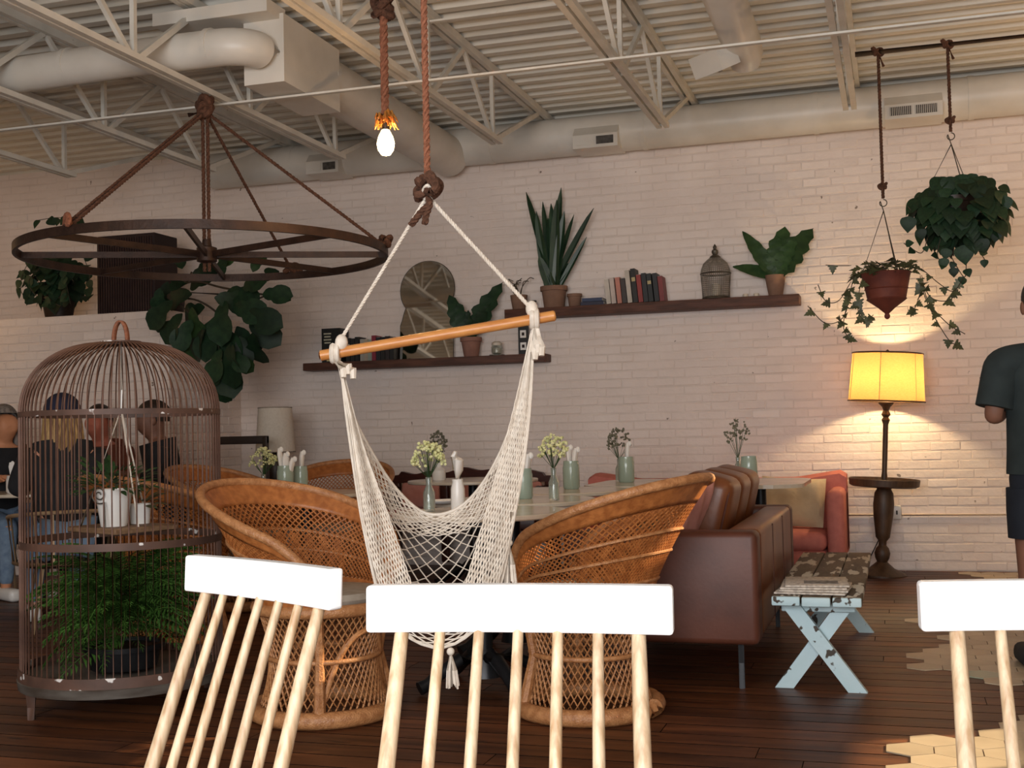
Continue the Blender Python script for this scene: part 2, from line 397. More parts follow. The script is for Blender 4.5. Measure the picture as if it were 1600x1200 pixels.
# ---- floor: boards parallel to the back wall
fl = struct(MB().box(((XL+XR)/2, 3.85, -.08), (XR-XL, 11.7, .12)).build('floor', DARKW))
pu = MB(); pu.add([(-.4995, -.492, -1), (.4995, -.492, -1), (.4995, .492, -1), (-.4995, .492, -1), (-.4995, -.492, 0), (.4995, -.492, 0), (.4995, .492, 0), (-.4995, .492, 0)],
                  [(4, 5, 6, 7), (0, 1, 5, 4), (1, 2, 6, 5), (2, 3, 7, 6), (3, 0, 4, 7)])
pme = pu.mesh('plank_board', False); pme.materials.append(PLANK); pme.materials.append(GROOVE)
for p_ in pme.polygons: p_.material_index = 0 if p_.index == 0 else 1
rnd = random.Random(11); PW = .138; far = MB(); cnt = 0
yy = YF + .1
while yy < WY - .02:
    x = XL + rnd.uniform(-2.4, -.3)
    while x < XR:
        L = rnd.uniform(1.8, 3.6); a, b = max(x, XL), min(x + L, XR); x += L
        if b - a < .1: continue
        wdt = min(PW, WY - yy)
        mw = Matrix.Translation(((a+b)/2, yy + wdt/2, -rnd.uniform(0, .0004))) @ Matrix.Diagonal((b-a-.0005, wdt-.006, .02, 1))
        vis = yy > 3.3 and proj((b, yy, 0))[0] > -50 and proj((a, yy, 0))[0] < 1650
        if vis and cnt < 299: place('plank', pme, PLANK, fl, mw); cnt += 1
        else: far.add([mw @ Vector(v) for v in pu.v], pu.f)
    yy += PW
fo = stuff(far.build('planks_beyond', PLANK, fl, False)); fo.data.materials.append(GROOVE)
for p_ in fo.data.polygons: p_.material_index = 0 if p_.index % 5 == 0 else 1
# ---- hexagonal tiles let into the boards, with a ragged edge
HW = .155; rr = HW/math.sqrt(3)
hexo = [(rr*.975*math.sin(k*PI/3), rr*.975*math.cos(k*PI/3)) for k in range(6)][::-1]
hme = MB().prism(hexo, 0, .0045).mesh('hex_tile_block', False)
hmg = hme.copy()
EDGE = [(888, 1500), (905, 1520), (930, 1500), (955, 1455), (966, 1425), (975, 1430), (990, 1475), (1008, 1470), (1018, 1440), (1026, 1405), (1036, 1425), (1046, 1440), (1056, 1520), (1068, 1570), (1085, 1640), (1120, 1640), (1132, 1600), (1143, 1545), (1152, 1560), (1160, 1425), (1170, 1410), (1178, 1372), (1188, 1420), (1230, 1410), (1300, 1430), (1500, 1400)]
def edge_x(y):
    for (a, xa), (b, xb) in zip(EDGE, EDGE[1:]):
        if a <= y <= b: return xa + (xb-xa)*(y-a)/(b-a)
    return 1400 if y > 1500 else 1520
row = 0; y = 2.6; tn = 0; tr = MB()
while y < WY - .1:
    x = -1.0 + (HW/2 if row % 2 else 0)
    while x < 2.6:
        px, py, d = proj((x, y, 0))
        if px > edge_x(py):
            g = (rnd.random() < .05) or (py > 1015 and py < 1036 and px < 1440)
            mw = Matrix.Translation((x, y, .0005))
            if px < 1640 and tn < 300: place('hex_tile', hmg if g else hme, TILEG if g else TILE, fl, mw); tn += 1
            else: tr.add([mw @ v.co for v in hme.vertices], [tuple(p.vertices) for p in hme.polygons])
        x += HW
    y += HW*.8660; row += 1
stuff(tr.build('tiles_beyond', TILE, fl, False))
# ---- corrugated deck ceiling
dk = MB(); pitch = .185; prof = []
y = YF + .05
while y < WY + .1:
    prof += [(y, CZ), (y + .07, CZ), (y + .095, CZ + .055), (y + .16, CZ + .055)]; y += pitch
for i, (a, b) in enumerate(zip(prof, prof[1:])):
    dk.add([(XL, a[0], a[1]), (XR, a[0], a[1]), (XR, b[0], b[1]), (XL, b[0], b[1])], [(0, 1, 2, 3)])
dk.box(((XL+XR)/2, 3.9, CZ + .12), (XR-XL, 11.8, .1))
struct(dk.build('ceiling', DECK, None, False))
# ---- steel bar joists
JL = ['white steel roof joist nearest the hanging plants, far right of the ceiling', 'white steel roof joist passing left of the short elbow duct',
      'white steel roof joist above the bare bulb and the hammock', 'white steel roof joist that carries the iron wheel ring',
      'white steel roof joist just left of the iron wheel ring', 'white steel roof joist at the far left edge of the ceiling']
def joist(x, label, y1=8.16):
    t = thing('roof_joist', label, 'joist', (x, WY, 3.15), 0, 'roof joists under the corrugated deck')
    for s in (-1, 1):
        MB().box((x + s*.026, 3.9, CZ - .03), (.034, 2*(WY - 3.9) - .02, .05)).build('top_chord', STEEL, t, False)
        MB().box((x + s*.026, (y1 + YF + .15)/2, 3.165), (.034, y1 - YF - .15, .034)).build('bottom_chord', STEEL, t, False)
    yb = y1 - .06; i = 0
    while yb > 2.6:
        for a, b, wd in ((yb, yb + .62 if i else 9.25, .034), (yb - .03, yb - .03, .030), (yb - .06, yb - .62, .030)):
            p, q = Vector((x, a, 3.17)), Vector((x, b, CZ - .04)); d = (q-p); mid = (p+q)/2
            ang = math.atan2(d.y, d.z)
            MB().box(mid, (.026, wd, d.length), Matrix.Rotation(-ang, 3, 'X')).build('web', STEEL, t, False)
        yb -= 1.24; i += 1
    return t
for i, x in enumerate((-.218, -1.447, -2.640, -3.860, -4.95, -6.02)): joist(x, JL[i], 8.16 if i < 5 else 7.9)
MB().box((-2.3, 6.50, 3.140), (9.4, .035, .012)).make('bridging_bar', STEEL, 'long flat white bar tying the joists together along their undersides', 'bar', smooth=False)
MB().box((-2.3, 6.86, CZ - .065), (9.4, .035, .012)).make('bridging_bar', STEEL, 'long flat white bar tying the joists just below the deck', 'bar', smooth=False)
# ---- main duct along the back wall
DZ = 3.475; DYc = WY - .17
def cyl_x(mb, x0, x1, y, z, r, n=28):
    return mb.lathe([(r, x0), (r, x1)], (0, y, z), n, Matrix(((0, 0, 1), (0, 1, 0), (-1, 0, 0))))
dt = thing('air_duct', 'long round white air duct running along the top of the brick wall', 'duct', (-2.2, DYc, DZ - .155))
d_ = cyl_x(MB(), -5.72, 3.45, DYc, DZ, .155).build('pipe', DUCT, dt)
for x in (-4.9, -3.72, -3.1, -1.82, -.5, .6):
    cyl_x(MB(), x - .02, x + .02, DYc, DZ, .160).build('seam_band', DUCT, dt)
for px, py, wd in ((505, 285, .30), (931, 243, .36), (1428, 190, .40)):
    c = onY(px, py, DYc - .2); x = c.x
    rg = MB(); y0 = DYc - .22; zt = DZ + .05; zb = DZ - .155
    P = [(y0 + .30, zt + .03), (y0 + .12, zt + .03), (y0, zt - .10), (y0, zb), (y0 + .30, zb)]
    rg.add([(x - wd/2, a, b) for a, b in P] + [(x + wd/2, a, b) for a, b in P], [(0, 1, 2, 3, 4), (9, 8, 7, 6, 5)] + [(i, 5+i, 5+(i+1) % 5, (i+1) % 5) for i in range(5)])
    r_ = rg.build('register_box', DUCT, dt, False)
    for s in (-1, 1):
        gx = x + s*wd*.22
        g = MB(); g.box((gx, y0 - .002, zb + .055), (wd*.38, .008, .062)); g.build('louver', DARKSLOT if not (s < 0 and px < 1000) else DUCT, r_, False)
        if px > 1300:
            gb = MB()
            for k in range(12): gb.box((gx - wd*.18 + wd*.36*k/11, y0 - .007, zb + .055), (.004, .006, .062))
            gb.build('grille_bars', DUCT, r_, False)
# ---- plenum box and the round ducts that join it
bt = thing('plenum_duct', 'white rectangular duct box with round ducts running to the wall duct', 'duct', (-3.42, 6.24, 3.12))
bx0, bx1, by0, by1 = -3.56, -3.30, 6.24, 6.98
MB().box(((bx0+bx1)/2, (by0+by1)/2, 3.355), (bx1-bx0, by1-by0, .40)).build('box', DUCT, bt, False)
MB().box((-3.70, 6.20, 3.56), (.75, .22, .075)).build('top_plate', DUCT, bt, False)
mxy = Matrix(((1, 0, 0), (0, 0, 1), (0, -1, 0)))
MB().lathe([(.165, 6.9), (.165, DYc - .02)], (-3.47, 0, 3.40), 28, mxy).build('branch_pipe', DUCT, bt)
MB().lathe([(.172, 6.96), (.172, 7.02)], (-3.47, 0, 3.40), 28, mxy).build('collar', DUCT, bt)
ea = Vector((-3.43, 6.26, 3.33)); 
el = [Vector((-3.43, 6.26, 3.33))] + [Vector((-3.62 + .19*math.cos(t), 6.18 - .13*math.sin(t), 3.33)) for t in [PI/2*k/6 for k in range(7)]]
ac = onY(0, 128, 6.05)
MB().tube(el + [Vector((-4.2, 6.05, 3.335)), Vector((-5.6, 6.05, ac.z + .02)), Vector((-8.9, 6.05, ac.z + .04))], .105, 24).build('cross_pipe', DUCT, bt)
for x in (-3.66, -4.62): cyl_x(MB(), x - .015, x + .015, 6.05, 3.335, .110).build('seam_band', DUCT, bt)
# ---- short elbow duct
sd = thing('elbow_duct', 'short white round duct with a square register under the corrugated deck', 'duct', (-.83, 7.0, 3.3))
e1 = onZ(1160, 70, 3.42); e0 = onZ(1122, -30, 3.46)
dirv = (e1 - e0).normalized()
MB().tube([e0 - dirv*1.2, e0, e1, e1 + dirv*.10 + Vector((0, 0, -.02)), e1 + dirv*.16 + Vector((0, 0, -.07))], [.115, .115, .115, .112, .09], 24).build('pipe', DUCT, sd)
rc = onZ(1116, 95, 3.30)
MB().box(rc, (.24, .16, .13), Matrix.Rotation(D(-40), 3, 'Z') @ Matrix.Rotation(D(25), 3, 'X')).build('register_box', DUCT, sd, False)
MB().tube([rc, e1 - dirv*.05], .08, 16).build('neck', DUCT, sd)
# ---- conduit, outlet
cz = onY(1460, 804, WY).z
cx0 = onY(1300, 805, WY).x
cd = MB().tube([(cx0, WY - .012, cz), (3.4, WY - .012, cz)], .011, 8); cd.make('trim_1', BRICK, 'thin white conduit running along the brick wall near the floor', 'conduit')['kind'] = 'structure'
oc = onY(1397, 800, WY); ot = thing('wall_outlet', 'white surface-mounted electrical outlet box on brick wall behind floor lamp', 'outlet', (oc.x, WY, oc.z - .05))
MB().rbox((oc.x, WY - .03, oc.z), (.105, .055, .105), .008).build('box', PORC, ot)
for s in (-1, 1): MB().box((oc.x + s*.02, WY - .059, oc.z), (.012, .006, .03)).build('socket', DARKSLOT, ot)
# ---- pipe rail the plants hang from
PY = 7.96; PZ = 3.45
pr = MB().tube([(-.17, PY, PZ), (3.4, PY, PZ)], .017, 10); pr.make('hanging_rail', IRON, 'thin dark pipe below the ceiling that the potted plants hang from', 'pipe')

# ================================================================ BIG FURNITURE
# ---- white spindle-back chairs in front
def spindle_chair(label):
    t = thing('spindle_chair', label, 'chair', (0, 0, 0), 0, 'white spindle-back chairs in the foreground')
    rl = MB(); n = 14
    for i in range(n+1):   # slightly curved rail
        u = i/n*2 - 1; x = u*.2; yb = .300 + .012*(1-u*u)
        e = .006 if i in (0, n) else 0
        rl.v += [(x, yb - .014, .842), (x, yb + .014, .842), (x, yb + .017, .903), (x, yb - .011, .903)]
    for i in range(n):
        for k in range(4): rl.f.append((i*4+k, (i+1)*4+k, (i+1)*4+(k+1) % 4, i*4+(k+1) % 4))
    rl.f += [(0, 1, 2, 3), (n*4+3, n*4+2, n*4+1, n*4)]
    o = rl.build('top_rail', WHITEP, t); bv = o.modifiers.new('soft', 'BEVEL'); bv.width = .005; bv.segments = 3; bv.limit_method = 'ANGLE'
    for k in range(7):
        u = k/3 - 1; out = abs(u) > .99
        x1 = u*.155; x0 = u*.172
        a, b = (.0125, .0092) if out else (.0088, .0070)
        MB().tube(bez((x0, .165, .455), (x0*.3 + x1*.7, .258, .72), (x1, .306 , .848), n=6), [a + (b-a)*i/12 for i in range(13)], 12).build('spindle', ASH, t)
    se = []
    for i in range(28):
        a = 2*PI*i/28; c, s = math.cos(a), math.sin(a)
        se.append((.215*math.copysign(abs(c)**.6, c)*(1 - .06*s), .20*math.copysign(abs(s)**.6, s)))
    o = MB().prism(se, .43, .465).build('seat', WHITEP, t); bv = o.modifiers.new('soft', 'BEVEL'); bv.width = .008; bv.segments = 2; bv.limit_method = 'ANGLE'
    for sx in (-1, 1):
        for sy in (-1, 1):
            MB().tube([(sx*.15, sy*.14, .435), (sx*.205, sy*.205, 0)], [.016, .011], 10).build('leg', ASH, t)
    for sx in (-1, 1): MB().tube([(sx*.178, -.172, .2), (sx*.178, .172, .2)], .009, 8).build('stretcher', ASH, t)
    return t
def put_chair(t, L, R):
    d = R - L; a = math.atan2(d.y, d.x); m = (L + R)/2
    off = Matrix.Rotation(a, 3, 'Z') @ Vector((0, .306, 0))
    t.location = (m.x - off.x, m.y - off.y, 0); t.rotation_euler[2] = a
ch = spindle_chair('white spindle-back chair in the middle, with its rail seen almost square on')
c2 = copy_tree(ch, label='white spindle-back chair on the left, turned away with slanting spindles')
c3 = copy_tree(ch, label='white spindle-back chair cut off by the right edge of the frame')
put_chair(ch, dep(577, 925, 1.61), dep(1052, 940, 1.535))
put_chair(c2, dep(293, 865, 2.10), dep(540, 878, 1.80))
put_chair(c3, dep(1452, 915, 1.52), dep(1950, 915, 1.47))

# ---- wicker barrel chairs
def wicker(label, cushion):
    t = thing('wicker_chair', label, 'chair', (0, 0, 0), 0, 'wicker barrel chairs')
    br = lambda z: .268 - .055*math.sin(PI*min(1, max(0, z/.46)))
    def strands(fn, n, seg, r, k, wrap):
        mb = MB()
        for s in (-1, 1):
            for i in range(n):
                u0 = i/n; pts = []
                for j in range(seg+1):
                    v = j/seg; u = u0 + s*k*v
                    if wrap: pts.append(fn(u % 1, v))
                    elif 0 <= u <= 1: pts.append(fn(u, v))
                if not wrap:
                    pass
                if len(pts) > 1: mb.tube(pts, r, 4, cap=False, flat=.7)
            if not wrap:
                for i in range(1, int(n*k)+1):
                    pts = []
                    for j in range(seg+1):
                        v = j/seg; u = (-i/n + k*v) if s > 0 else (1 + i/n - k*v)
                        if 0 <= u <= 1: pts.append(fn(u, v))
                    if len(pts) > 1: mb.tube(pts, r, 4, cap=False, flat=.7)
        return mb
    def base(u, v): z = .05 + .37*v; a = 2*PI*u; return Vector((br(z)*math.sin(a), br(z)*math.cos(a), z))
    stuff(strands(base, 54, 14, .0042, .16, True).build('base_lattice', RATTAN_D, t))
    ring = lambda R, z, r, fl=1: MB().tube([(R*math.sin(2*PI*i/40), R*math.cos(2*PI*i/40), z) for i in range(40)], r, 10, closed=True, flat=fl)
    ring(.272, .033, .033).build('foot_ring', RATTAN_D, t)
    ring(.262, .435, .024).build('seat_ring', RATTAN_D, t)
    ring(.222, .24, .010).build('waist_ring', RATTAN_D, t)
    MB().lathe([(.001, .43), (.25, .43), (.25, .445), (.001, .447)], n=32).build('seat', RATTAN, t)
    if cushion: MB().lathe([(.001, .448), (.235, .450), (.247, .470), (.235, .492), (.12, .503), (.001, .505)], n=32).build('cushion', SEATP, t)
    TH = D(128)
    def surf(u, v, off=0):
        th = (u*2 - 1)*TH; c = (1 + math.cos(th))/2
        e = max(0, (abs(th) - D(95))/D(33))
        zr = .60 + .315*c**1.15 - .10*e*e; rr_ = .285 + .225*c**1.4
        z = .45 + (zr - .45)*v; r = .258 + (rr_ - .258)*v**1.25 + off
        return Vector((r*math.sin(th), r*math.cos(th), z))
    stuff(strands(lambda u, v: surf(u, .14 + .66*v), 66, 14, .0042, .17, False).build('back_lattice', RATTAN, t))
    stuff(strands(lambda u, v: surf(.24 + .52*u, .05 + .50*v, .004), 48, 12, .0042, .20, False).build('back_panel_weave', RATTAN, t))
    def band(nm, v0, v1, m=RATTAN, u0=0, u1=1):
        o = MB().grid(lambda u, v: surf(u0 + (u1-u0)*u, v0 + (v1-v0)*v), 64, 5).build(nm, m, t)
        sl = o.modifiers.new('thick', 'SOLIDIFY'); sl.thickness = .010; sl.offset = 0; return o
    band('lower_band', 0, .16); band('rim_border', .80, 1.0)
    for u0 in (0, .955): band('front_band', 0, 1, RATTAN, u0, u0 + .045)
    for v in (.16, .40, .58): MB().tube([surf(i/60, v, .007) for i in range(61)], .0065, 6).build('hoop', RATTAN_D, t)
    rim = [surf(i/70, 1.0) for i in range(71)]
    MB().tube(rim, .019, 10).build('rim', RATTAN_D, t)
    for u in (0, 1):
        top = surf(u, 1); bot = surf(u, 0)
        MB().tube([top, bot, Vector((bot.x*.86, bot.y*.86, .24)), Vector((bot.x*1.05, bot.y*1.05, .03))], [.017, .02, .018, .024], 8).build('front_post', RATTAN_D, t)
    arch = []
    for i in range(25):
        q = i/24*2 - 1; z = .05 + .30*(1 - abs(q)**2.4); a = q*D(52) + PI
        arch.append((1.02*br(z)*math.sin(a), 1.02*br(z)*math.cos(a), z))
    MB().tube(arch, .011, 8).build('base_arch', RATTAN_D, t)
    return t
wc = wicker('wicker barrel chair with a pale cushion, left of the hammock, facing right', True)
W = [('wicker barrel chair right of the hammock, its woven back turned to the leather sofa', -1.19, 4.68, 66),
     ('wicker barrel chair facing forward behind the left round table', -3.72, 7.62, 8),
     ('wicker barrel chair whose rim shows under the white table lamp', -4.11, 7.10, 80),
     ('wicker barrel chair seen through the right side of the birdcage', onY(275, 800, 5.80).x, 5.80, 160)]
# local front is -y; facing angle measured so that +x is 90
wc.location = (-2.20, 4.42, 0); wc.rotation_euler[2] = D(74)
for lb, x, y, a in W:
    c = copy_tree(wc, label=lb); c.location = (x, y, 0); c.rotation_euler[2] = D(-a if a == 66 else a)
for o in list(bpy.data.objects):
    if o.name.startswith('wicker_chair') and 'right of the hammock' in o['label']: o.rotation_euler[2] = D(-105)

# ---- round stone-topped pedestal tables
def table_base(t, x, y, z):
    MB().lathe([(.035, .08), (.035, z - .03)], (x, y, 0), 16).build('column', BLACKM, t)
    MB().lathe([(.14, z - .035), (.14, z - .022)], (x, y, 0), 20).build('top_plate', BLACKM, t)
    MB().lathe([(.075, .05), (.06, .12), (.038, .17)], (x, y, 0), 16).build('hub', BLACKM, t)
    for k in range(4):
        a = PI/4 + k*PI/2; c, s = math.cos(a), math.sin(a)
        pts = [(x + c*r_, y + s*r_, zz) for r_, zz in ((.04, .13), (.12, .13), (.21, .085), (.27, .045), (.31, .03))]
        MB().tube(pts, [.032, .032, .028, .026, .030], 10).build('foot', BLACKM, t)
def round_table(label, x, y, r, z=.76, disc=False):
    t = thing('round_table', label, 'table', (x, y, 0), 0, 'round stone-topped tables')
    MB().lathe([(.001, z - .022), (r - .006, z - .022), (r, z - .017), (r, z - .004), (r - .004, z), (.001, z)], (x, y, 0), 56).build('tabletop', MARBLE, t)
    if disc:
        MB().lathe([(.035, .02), (.035, z - .022)], (x, y, 0), 14).build('column', BLACKM, t); MB().lathe([(.085, 0), (.085, .012), (.04, .03)], (x, y, 0), 24).build('foot_plate', BLACKM, t)
    else: table_base(t, x, y, z)
    return t
round_table('round stone-topped table right behind the hammock net', -1.73, 5.02, .385)
round_table('round stone-topped table holding the big green jar beside flower vase', -1.86, 5.88, .42)
round_table('round stone-topped table third from the hammock, in the middle row', -1.90, 6.80, .43)
round_table('round stone-topped table in front of the dark carved settee', -2.98, 8.46, .48)
round_table('round stone-topped table between the left wicker chairs', -3.45, 6.72, .42)
t = thing('oblong_table', 'long stone-topped table in front of the pink sofa', 'table', (-1.2, 7.72, 0))
ol = []
for cx_, cy_, a0 in ((1.0, .3, 0), (-1.0, .3, 1), (-1.0, -.3, 2), (1.0, -.3, 3)):
    for k in range(7):
        a = (a0 + k/6)*PI/2; ol.append((-1.2 + cx_*.45 + .22*math.cos(a), 7.72 + cy_ + .22*math.sin(a)))
MB().prism(ol, .738, .76).build('tabletop', MARBLE, t, False)
for dx in (-.38, .38):
    MB().lathe([(.035, .03), (.035, .738)], (-1.2 + dx, 7.72, 0), 14).build('column', BLACKM, t)
    MB().lathe([(.2, 0), (.2, .015), (.04, .04)], (-1.2 + dx, 7.72, 0), 24).build('foot_plate', BLACKM, t)
round_table('round table behind the birdcage where people sit', -5.75, 7.15, .45, .76, True)

# ---- leather sofa facing left, its back to the bench
sx1 = -.565; sx0 = -1.40; sy0 = 5.12; sy1 = 6.95
t = thing('leather_sofa', 'brown leather sofa with its back to the painted bench', 'sofa', ((sx0+sx1)/2, (sy0+sy1)/2, 0))
MB().rbox(((sx0+sx1)/2, sy0 + .075, .43), (sx1-sx0, .15, .47), .028).build('arm', LEATHER, t)
MB().rbox(((sx0+sx1)/2, sy1 - .075, .43), (sx1-sx0, .15, .47), .028).build('arm', LEATHER, t)
MB().rbox((sx1 - .075, (sy0+sy1)/2, .435), (.15, sy1-sy0-.305, .46), .028).build('back', LEATHER2, t)
for k in range(1, 3): MB().rbox((sx1 + .0005, sy0 + .15 + (sy1-sy0-.3)*k/3, .435), (.006, .008, .43), .002, 1).build('seam', LEATHER, t)
MB().rbox(((sx0+sx1)/2 - .07, (sy0+sy1)/2, .30), (sx1-sx0-.15, sy1-sy0-.31, .18), .025).build('base', LEATHER, t)
for k in range(3):
    yc = sy0 + .15 + (sy1-sy0-.3)*(k+.5)/3
    MB().rbox(((sx0+sx1)/2 - .08, yc, .435), (sx1-sx0-.17, (sy1-sy0-.31)/3, .12), .04, puff=.012).build('seat_cushion', LEATHER, t)
for x in (sx0 + .07, sx1 - .09):
    for y in (sy0 + .1, sy1 - .1): MB().tube([(x, y, 0), (x, y, .21)], .012, 8).build('leg', BLACKM, t)
for k in range(3):
    yc = 5.775 + .405*k
    mx = Matrix.Rotation(D(14), 3, 'Y') @ Matrix.Rotation(D((-1, 0, 1)[k]), 3, 'X')
    yc += 0; c = thing('leather_cushion', ['tan leather back cushion nearest the camera on the sofa', 'middle tan leather back cushion on the sofa', 'farthest tan leather back cushion on the sofa'][k], 'cushion', (-.80, yc, .5), 0, 'tan leather cushions')
    MB().rbox((-.862, yc, .712), (.23, .37, .34), .05, 4, mx, .012).build('cover', LEATHER2, c)
    pp = []
    for i in range(40):
        a = 2*PI*i/40; cc, ss = math.cos(a), math.sin(a)
        pp.append(Vector((-.862, yc, .712)) + mx @ Vector((.098, .176*math.copysign(abs(cc)**.35, cc), .15*math.copysign(abs(ss)**.35, ss))))
    MB().tube(pp, .006, 6, closed=True).build('piping', LEATHER, c)
def pillow(name, label, m, c, sz, rot, cat='pillow', puff=.05):
    mx = Matrix.Rotation(rot[2], 3, 'Z') @ Matrix.Rotation(rot[1], 3, 'Y') @ Matrix.Rotation(rot[0], 3, 'X')
    mb = MB()
    def fn(u, v, s):
        a, b = u*2-1, v*2-1; k = max(0, (1 - a**4)*(1 - b**4))**.5
        return Vector(c) + mx @ Vector((a*sz[0]/2*(1 - .06*(1-b*b)*0 - .05*abs(b)**3*0), s*sz[1]/2*k*(.9 + .1*math.cos(7*a+3*b)), b*sz[2]/2*(1 - .07*(1-a*a)*(1 if b > 0 else 0))))
    mb.grid(lambda u, v: fn(u, v, 1), 16, 16); mb.grid(lambda u, v: fn(1-u, v, -1), 16, 16)
    return mb.make(name, m, label, cat)
pillow('throw_pillow', 'pale pink throw pillow leaning on the leather sofa cushions', PINKP, (-.895, 5.435, .71), (.27, .09, .38), (D(24), D(0), D(78)))
pillow('throw_pillow', 'sage green throw pillow beside the pink pillow on the leather sofa', SAGE, (-1.03, 5.44, .70), (.27, .09, .36), (D(26), 0, D(78)))

# ---- painted bench with crossed legs
bx = -.335; by0, by1 = 5.13, 6.95; bz = .40
t = thing('painted_bench', 'worn pale blue wooden bench with crossed legs beside leather sofa', 'bench', (bx, (by0+by1)/2, 0))
for k in range(3):
    wd = .118; MB().rbox((bx - .122 + .122*k, (by0+by1)/2, bz - .017), (wd, by1-by0 + (-.02, .01, 0)[k], .034), .006, 2).build('top_plank', CHIPTOP, t)
    MB().rbox((bx - .122 + .122*k, by0 - .008 + (.01, -.005, 0)[k], bz - .018), (wd - .004, .022, .038), .006, 2).build('end_paint', CHIP, t)
for y in (by0 + .13, by1 - .18):
    MB().rbox((bx, y, bz - .055), (.30, .045, .042), .004, 1).build('apron', CHIP, t)
    for s in (-1, 1):
        p, q = Vector((bx + s*.115, y + s*.022, bz - .04)), Vector((bx - s*.150, y + s*.022, .0)); d = q - p
        an = math.atan2(d.x, -d.z)
        mb = MB(); h = .031
        ex = h/math.cos(an)
        mb.add([(p.x - ex, p.y - .02, p.z), (p.x + ex, p.y - .02, p.z), (q.x + ex, q.y - .02, 0), (q.x - ex, q.y - .02, 0)] + [(p.x - ex, p.y + .02, p.z), (p.x + ex, p.y + .02, p.z), (q.x + ex, q.y + .02, 0), (q.x - ex, q.y + .02, 0)],
               [(0, 3, 2, 1), (4, 5, 6, 7), (0, 1, 5, 4), (1, 2, 6, 5), (2, 3, 7, 6), (3, 0, 4, 7)])
        mb.build('leg', CHIP, t, False)
n_ = thing('newspaper', 'folded newspapers stacked on the near end of the bench', 'newspaper', (bx, by0 + .17, bz))
for k in range(4):
    MB().rbox((bx - .02 + .008*(k % 2), by0 + .20 + .012*k, bz + .006 + .009*k), (.29 - .01*k, .30, .008), .003, 2, Matrix.Rotation(D(3*k - 4), 3, 'Z')).build('folded_sheet', PAPER, n_)
MB().box((bx + .01, by0 + .19, bz + .0382), (.14, .10, .001), Matrix.Rotation(D(5), 3, 'Z')).build('printed_picture', mat('print_grey', (.12, .11, .10), .9, (.30, .28, .26), 40), n_)

# ---- pink sofa along the wall
px0, px1, py0, py1 = -2.30, -.36, 8.70, 9.50
t = thing('pink_sofa', 'long pink upholstered sofa against the brick wall', 'sofa', ((px0+px1)/2, 9.1, 0))
def backgrid(u, v):
    x = px0 + .02 + (px1-px0-.04)*u; sag = .055*math.sin(PI*u)**.5*(1 if .12 < u < .88 else math.sin(PI*u)**.5)
    z = .30 + (.455 - sag)*v
    return x, z
bk = MB()
for s, y in ((0, 9.20), (1, 9.48)):
    for i in range(41):
        u = i/40; e = min(u, 1-u); zz = .765 - .05*min(1, max(0, (e - .03)/.16))
        if e < .02: zz -= .03
        for z in (.18, .5, zz - .02, zz): bk.v.append((px0 + (px1-px0)*u, y + (.05 if z == zz and s == 0 else 0) - (.03 if z == zz and s == 1 else 0) + (.07*(z-.4) if s == 0 else 0), z))
for i in range(40):
    for k in range(3):
        a = i*4+k; bk.f += [(a, a+4, a+5, a+1), (164+a, 165+a, 164+a+5, 164+a+4)]
    bk.f += [(i*4+3, (i+1)*4+3, 164+(i+1)*4+3, 164+i*4+3), (i*4, 164+i*4, 164+(i+1)*4, (i+1)*4)]
bk.f += [(0, 1, 2, 3, 167, 166, 165, 164), (160, 324, 325, 326, 327, 163, 162, 161)]
bk.build('back', PINK, t)
for x in (px0 + .06, px1 - .06):
    MB().rbox((x, 9.06, .40), (.12, .74, .50), .05, 4).build('arm', PINK, t)
MB().rbox(((px0+px1)/2, 9.0, .175), (px1-px0-.24, .62, .11), .03).build('base', PINK, t)
for k in range(3):
    wd = (px1-px0-.25)/3; MB().rbox((px0 + .125 + wd*(k+.5), 8.98, .292), (wd - .005, .60, .13), .05, 4, None, .012).build('seat_cushion', PINK, t)
for x in (px0 + .12, px1 - .12):
    for y in (8.8, 9.4): MB().tube([(x, y, 0), (x, y, .16)], [.014, .022], 8).build('leg', DARKW, t)
pillow('throw_pillow', 'cream throw pillow at the right end of the pink sofa', CREAM, (-.735, 9.03, .555), (.46, .14, .36), (D(-16), D(3), D(-5)))
pillow('throw_pillow', 'sage green pillow lying on pink sofa behind the round tables', SAGE, (-1.62, 8.98, .545), (.46, .13, .32), (D(-18), D(4), D(4)))

# ---- dark carved settee
cx0, cx1 = -4.02, -2.62
t = thing('carved_settee', 'dark carved wooden settee with pink upholstered back panels', 'settee', ((cx0+cx1)/2, 9.2, 0))
top = []
for i in range(61):
    u = i/60; b = .785 + .012*math.sin(u*PI*2*5) + .03*math.exp(-((u-.5)/.14)**2)
    if u < .06 or u > .94: b -= .03
    top.append((cx0 + (cx1-cx0)*u, b))
st = MB(); n = len(top)
for y in (9.36, 9.42): st.v += [(x, y, .70) for x, z in top] + [(x, y, z) for x, z in top]
for i in range(n-1):
    st.f += [(i, i+1, n+i+1, n+i), (2*n+i, 3*n+i, 3*n+i+1, 2*n+i+1), (n+i, n+i+1, 3*n+i+1, 3*n+i), (i, 2*n+i, 2*n+i+1, i+1)]
st.build('crest_rail', MAHOG, t)
for x in (cx0 + .04, (cx0*2+cx1)/3, (cx0+2*cx1)/3, cx1 - .04): MB().rbox((x, 9.39, .40), (.07, .055, .70), .012).build('post', MAHOG, t)
for k in range(3):
    wd = (cx1-cx0-.08)/3; xc = cx0 + .04 + wd*(k+.5)
    MB().rbox((xc, 9.37, .60), (wd - .12, .06, .20), .02, 3, None, .01).build('back_panel', PINKP, t)
MB().rbox(((cx0+cx1)/2, 9.39, .475), (cx1-cx0, .05, .07), .012).build('lower_rail', MAHOG, t)
MB().rbox(((cx0+cx1)/2, 9.10, .40), (cx1-cx0, .52, .10), .02).build('seat_frame', MAHOG, t)
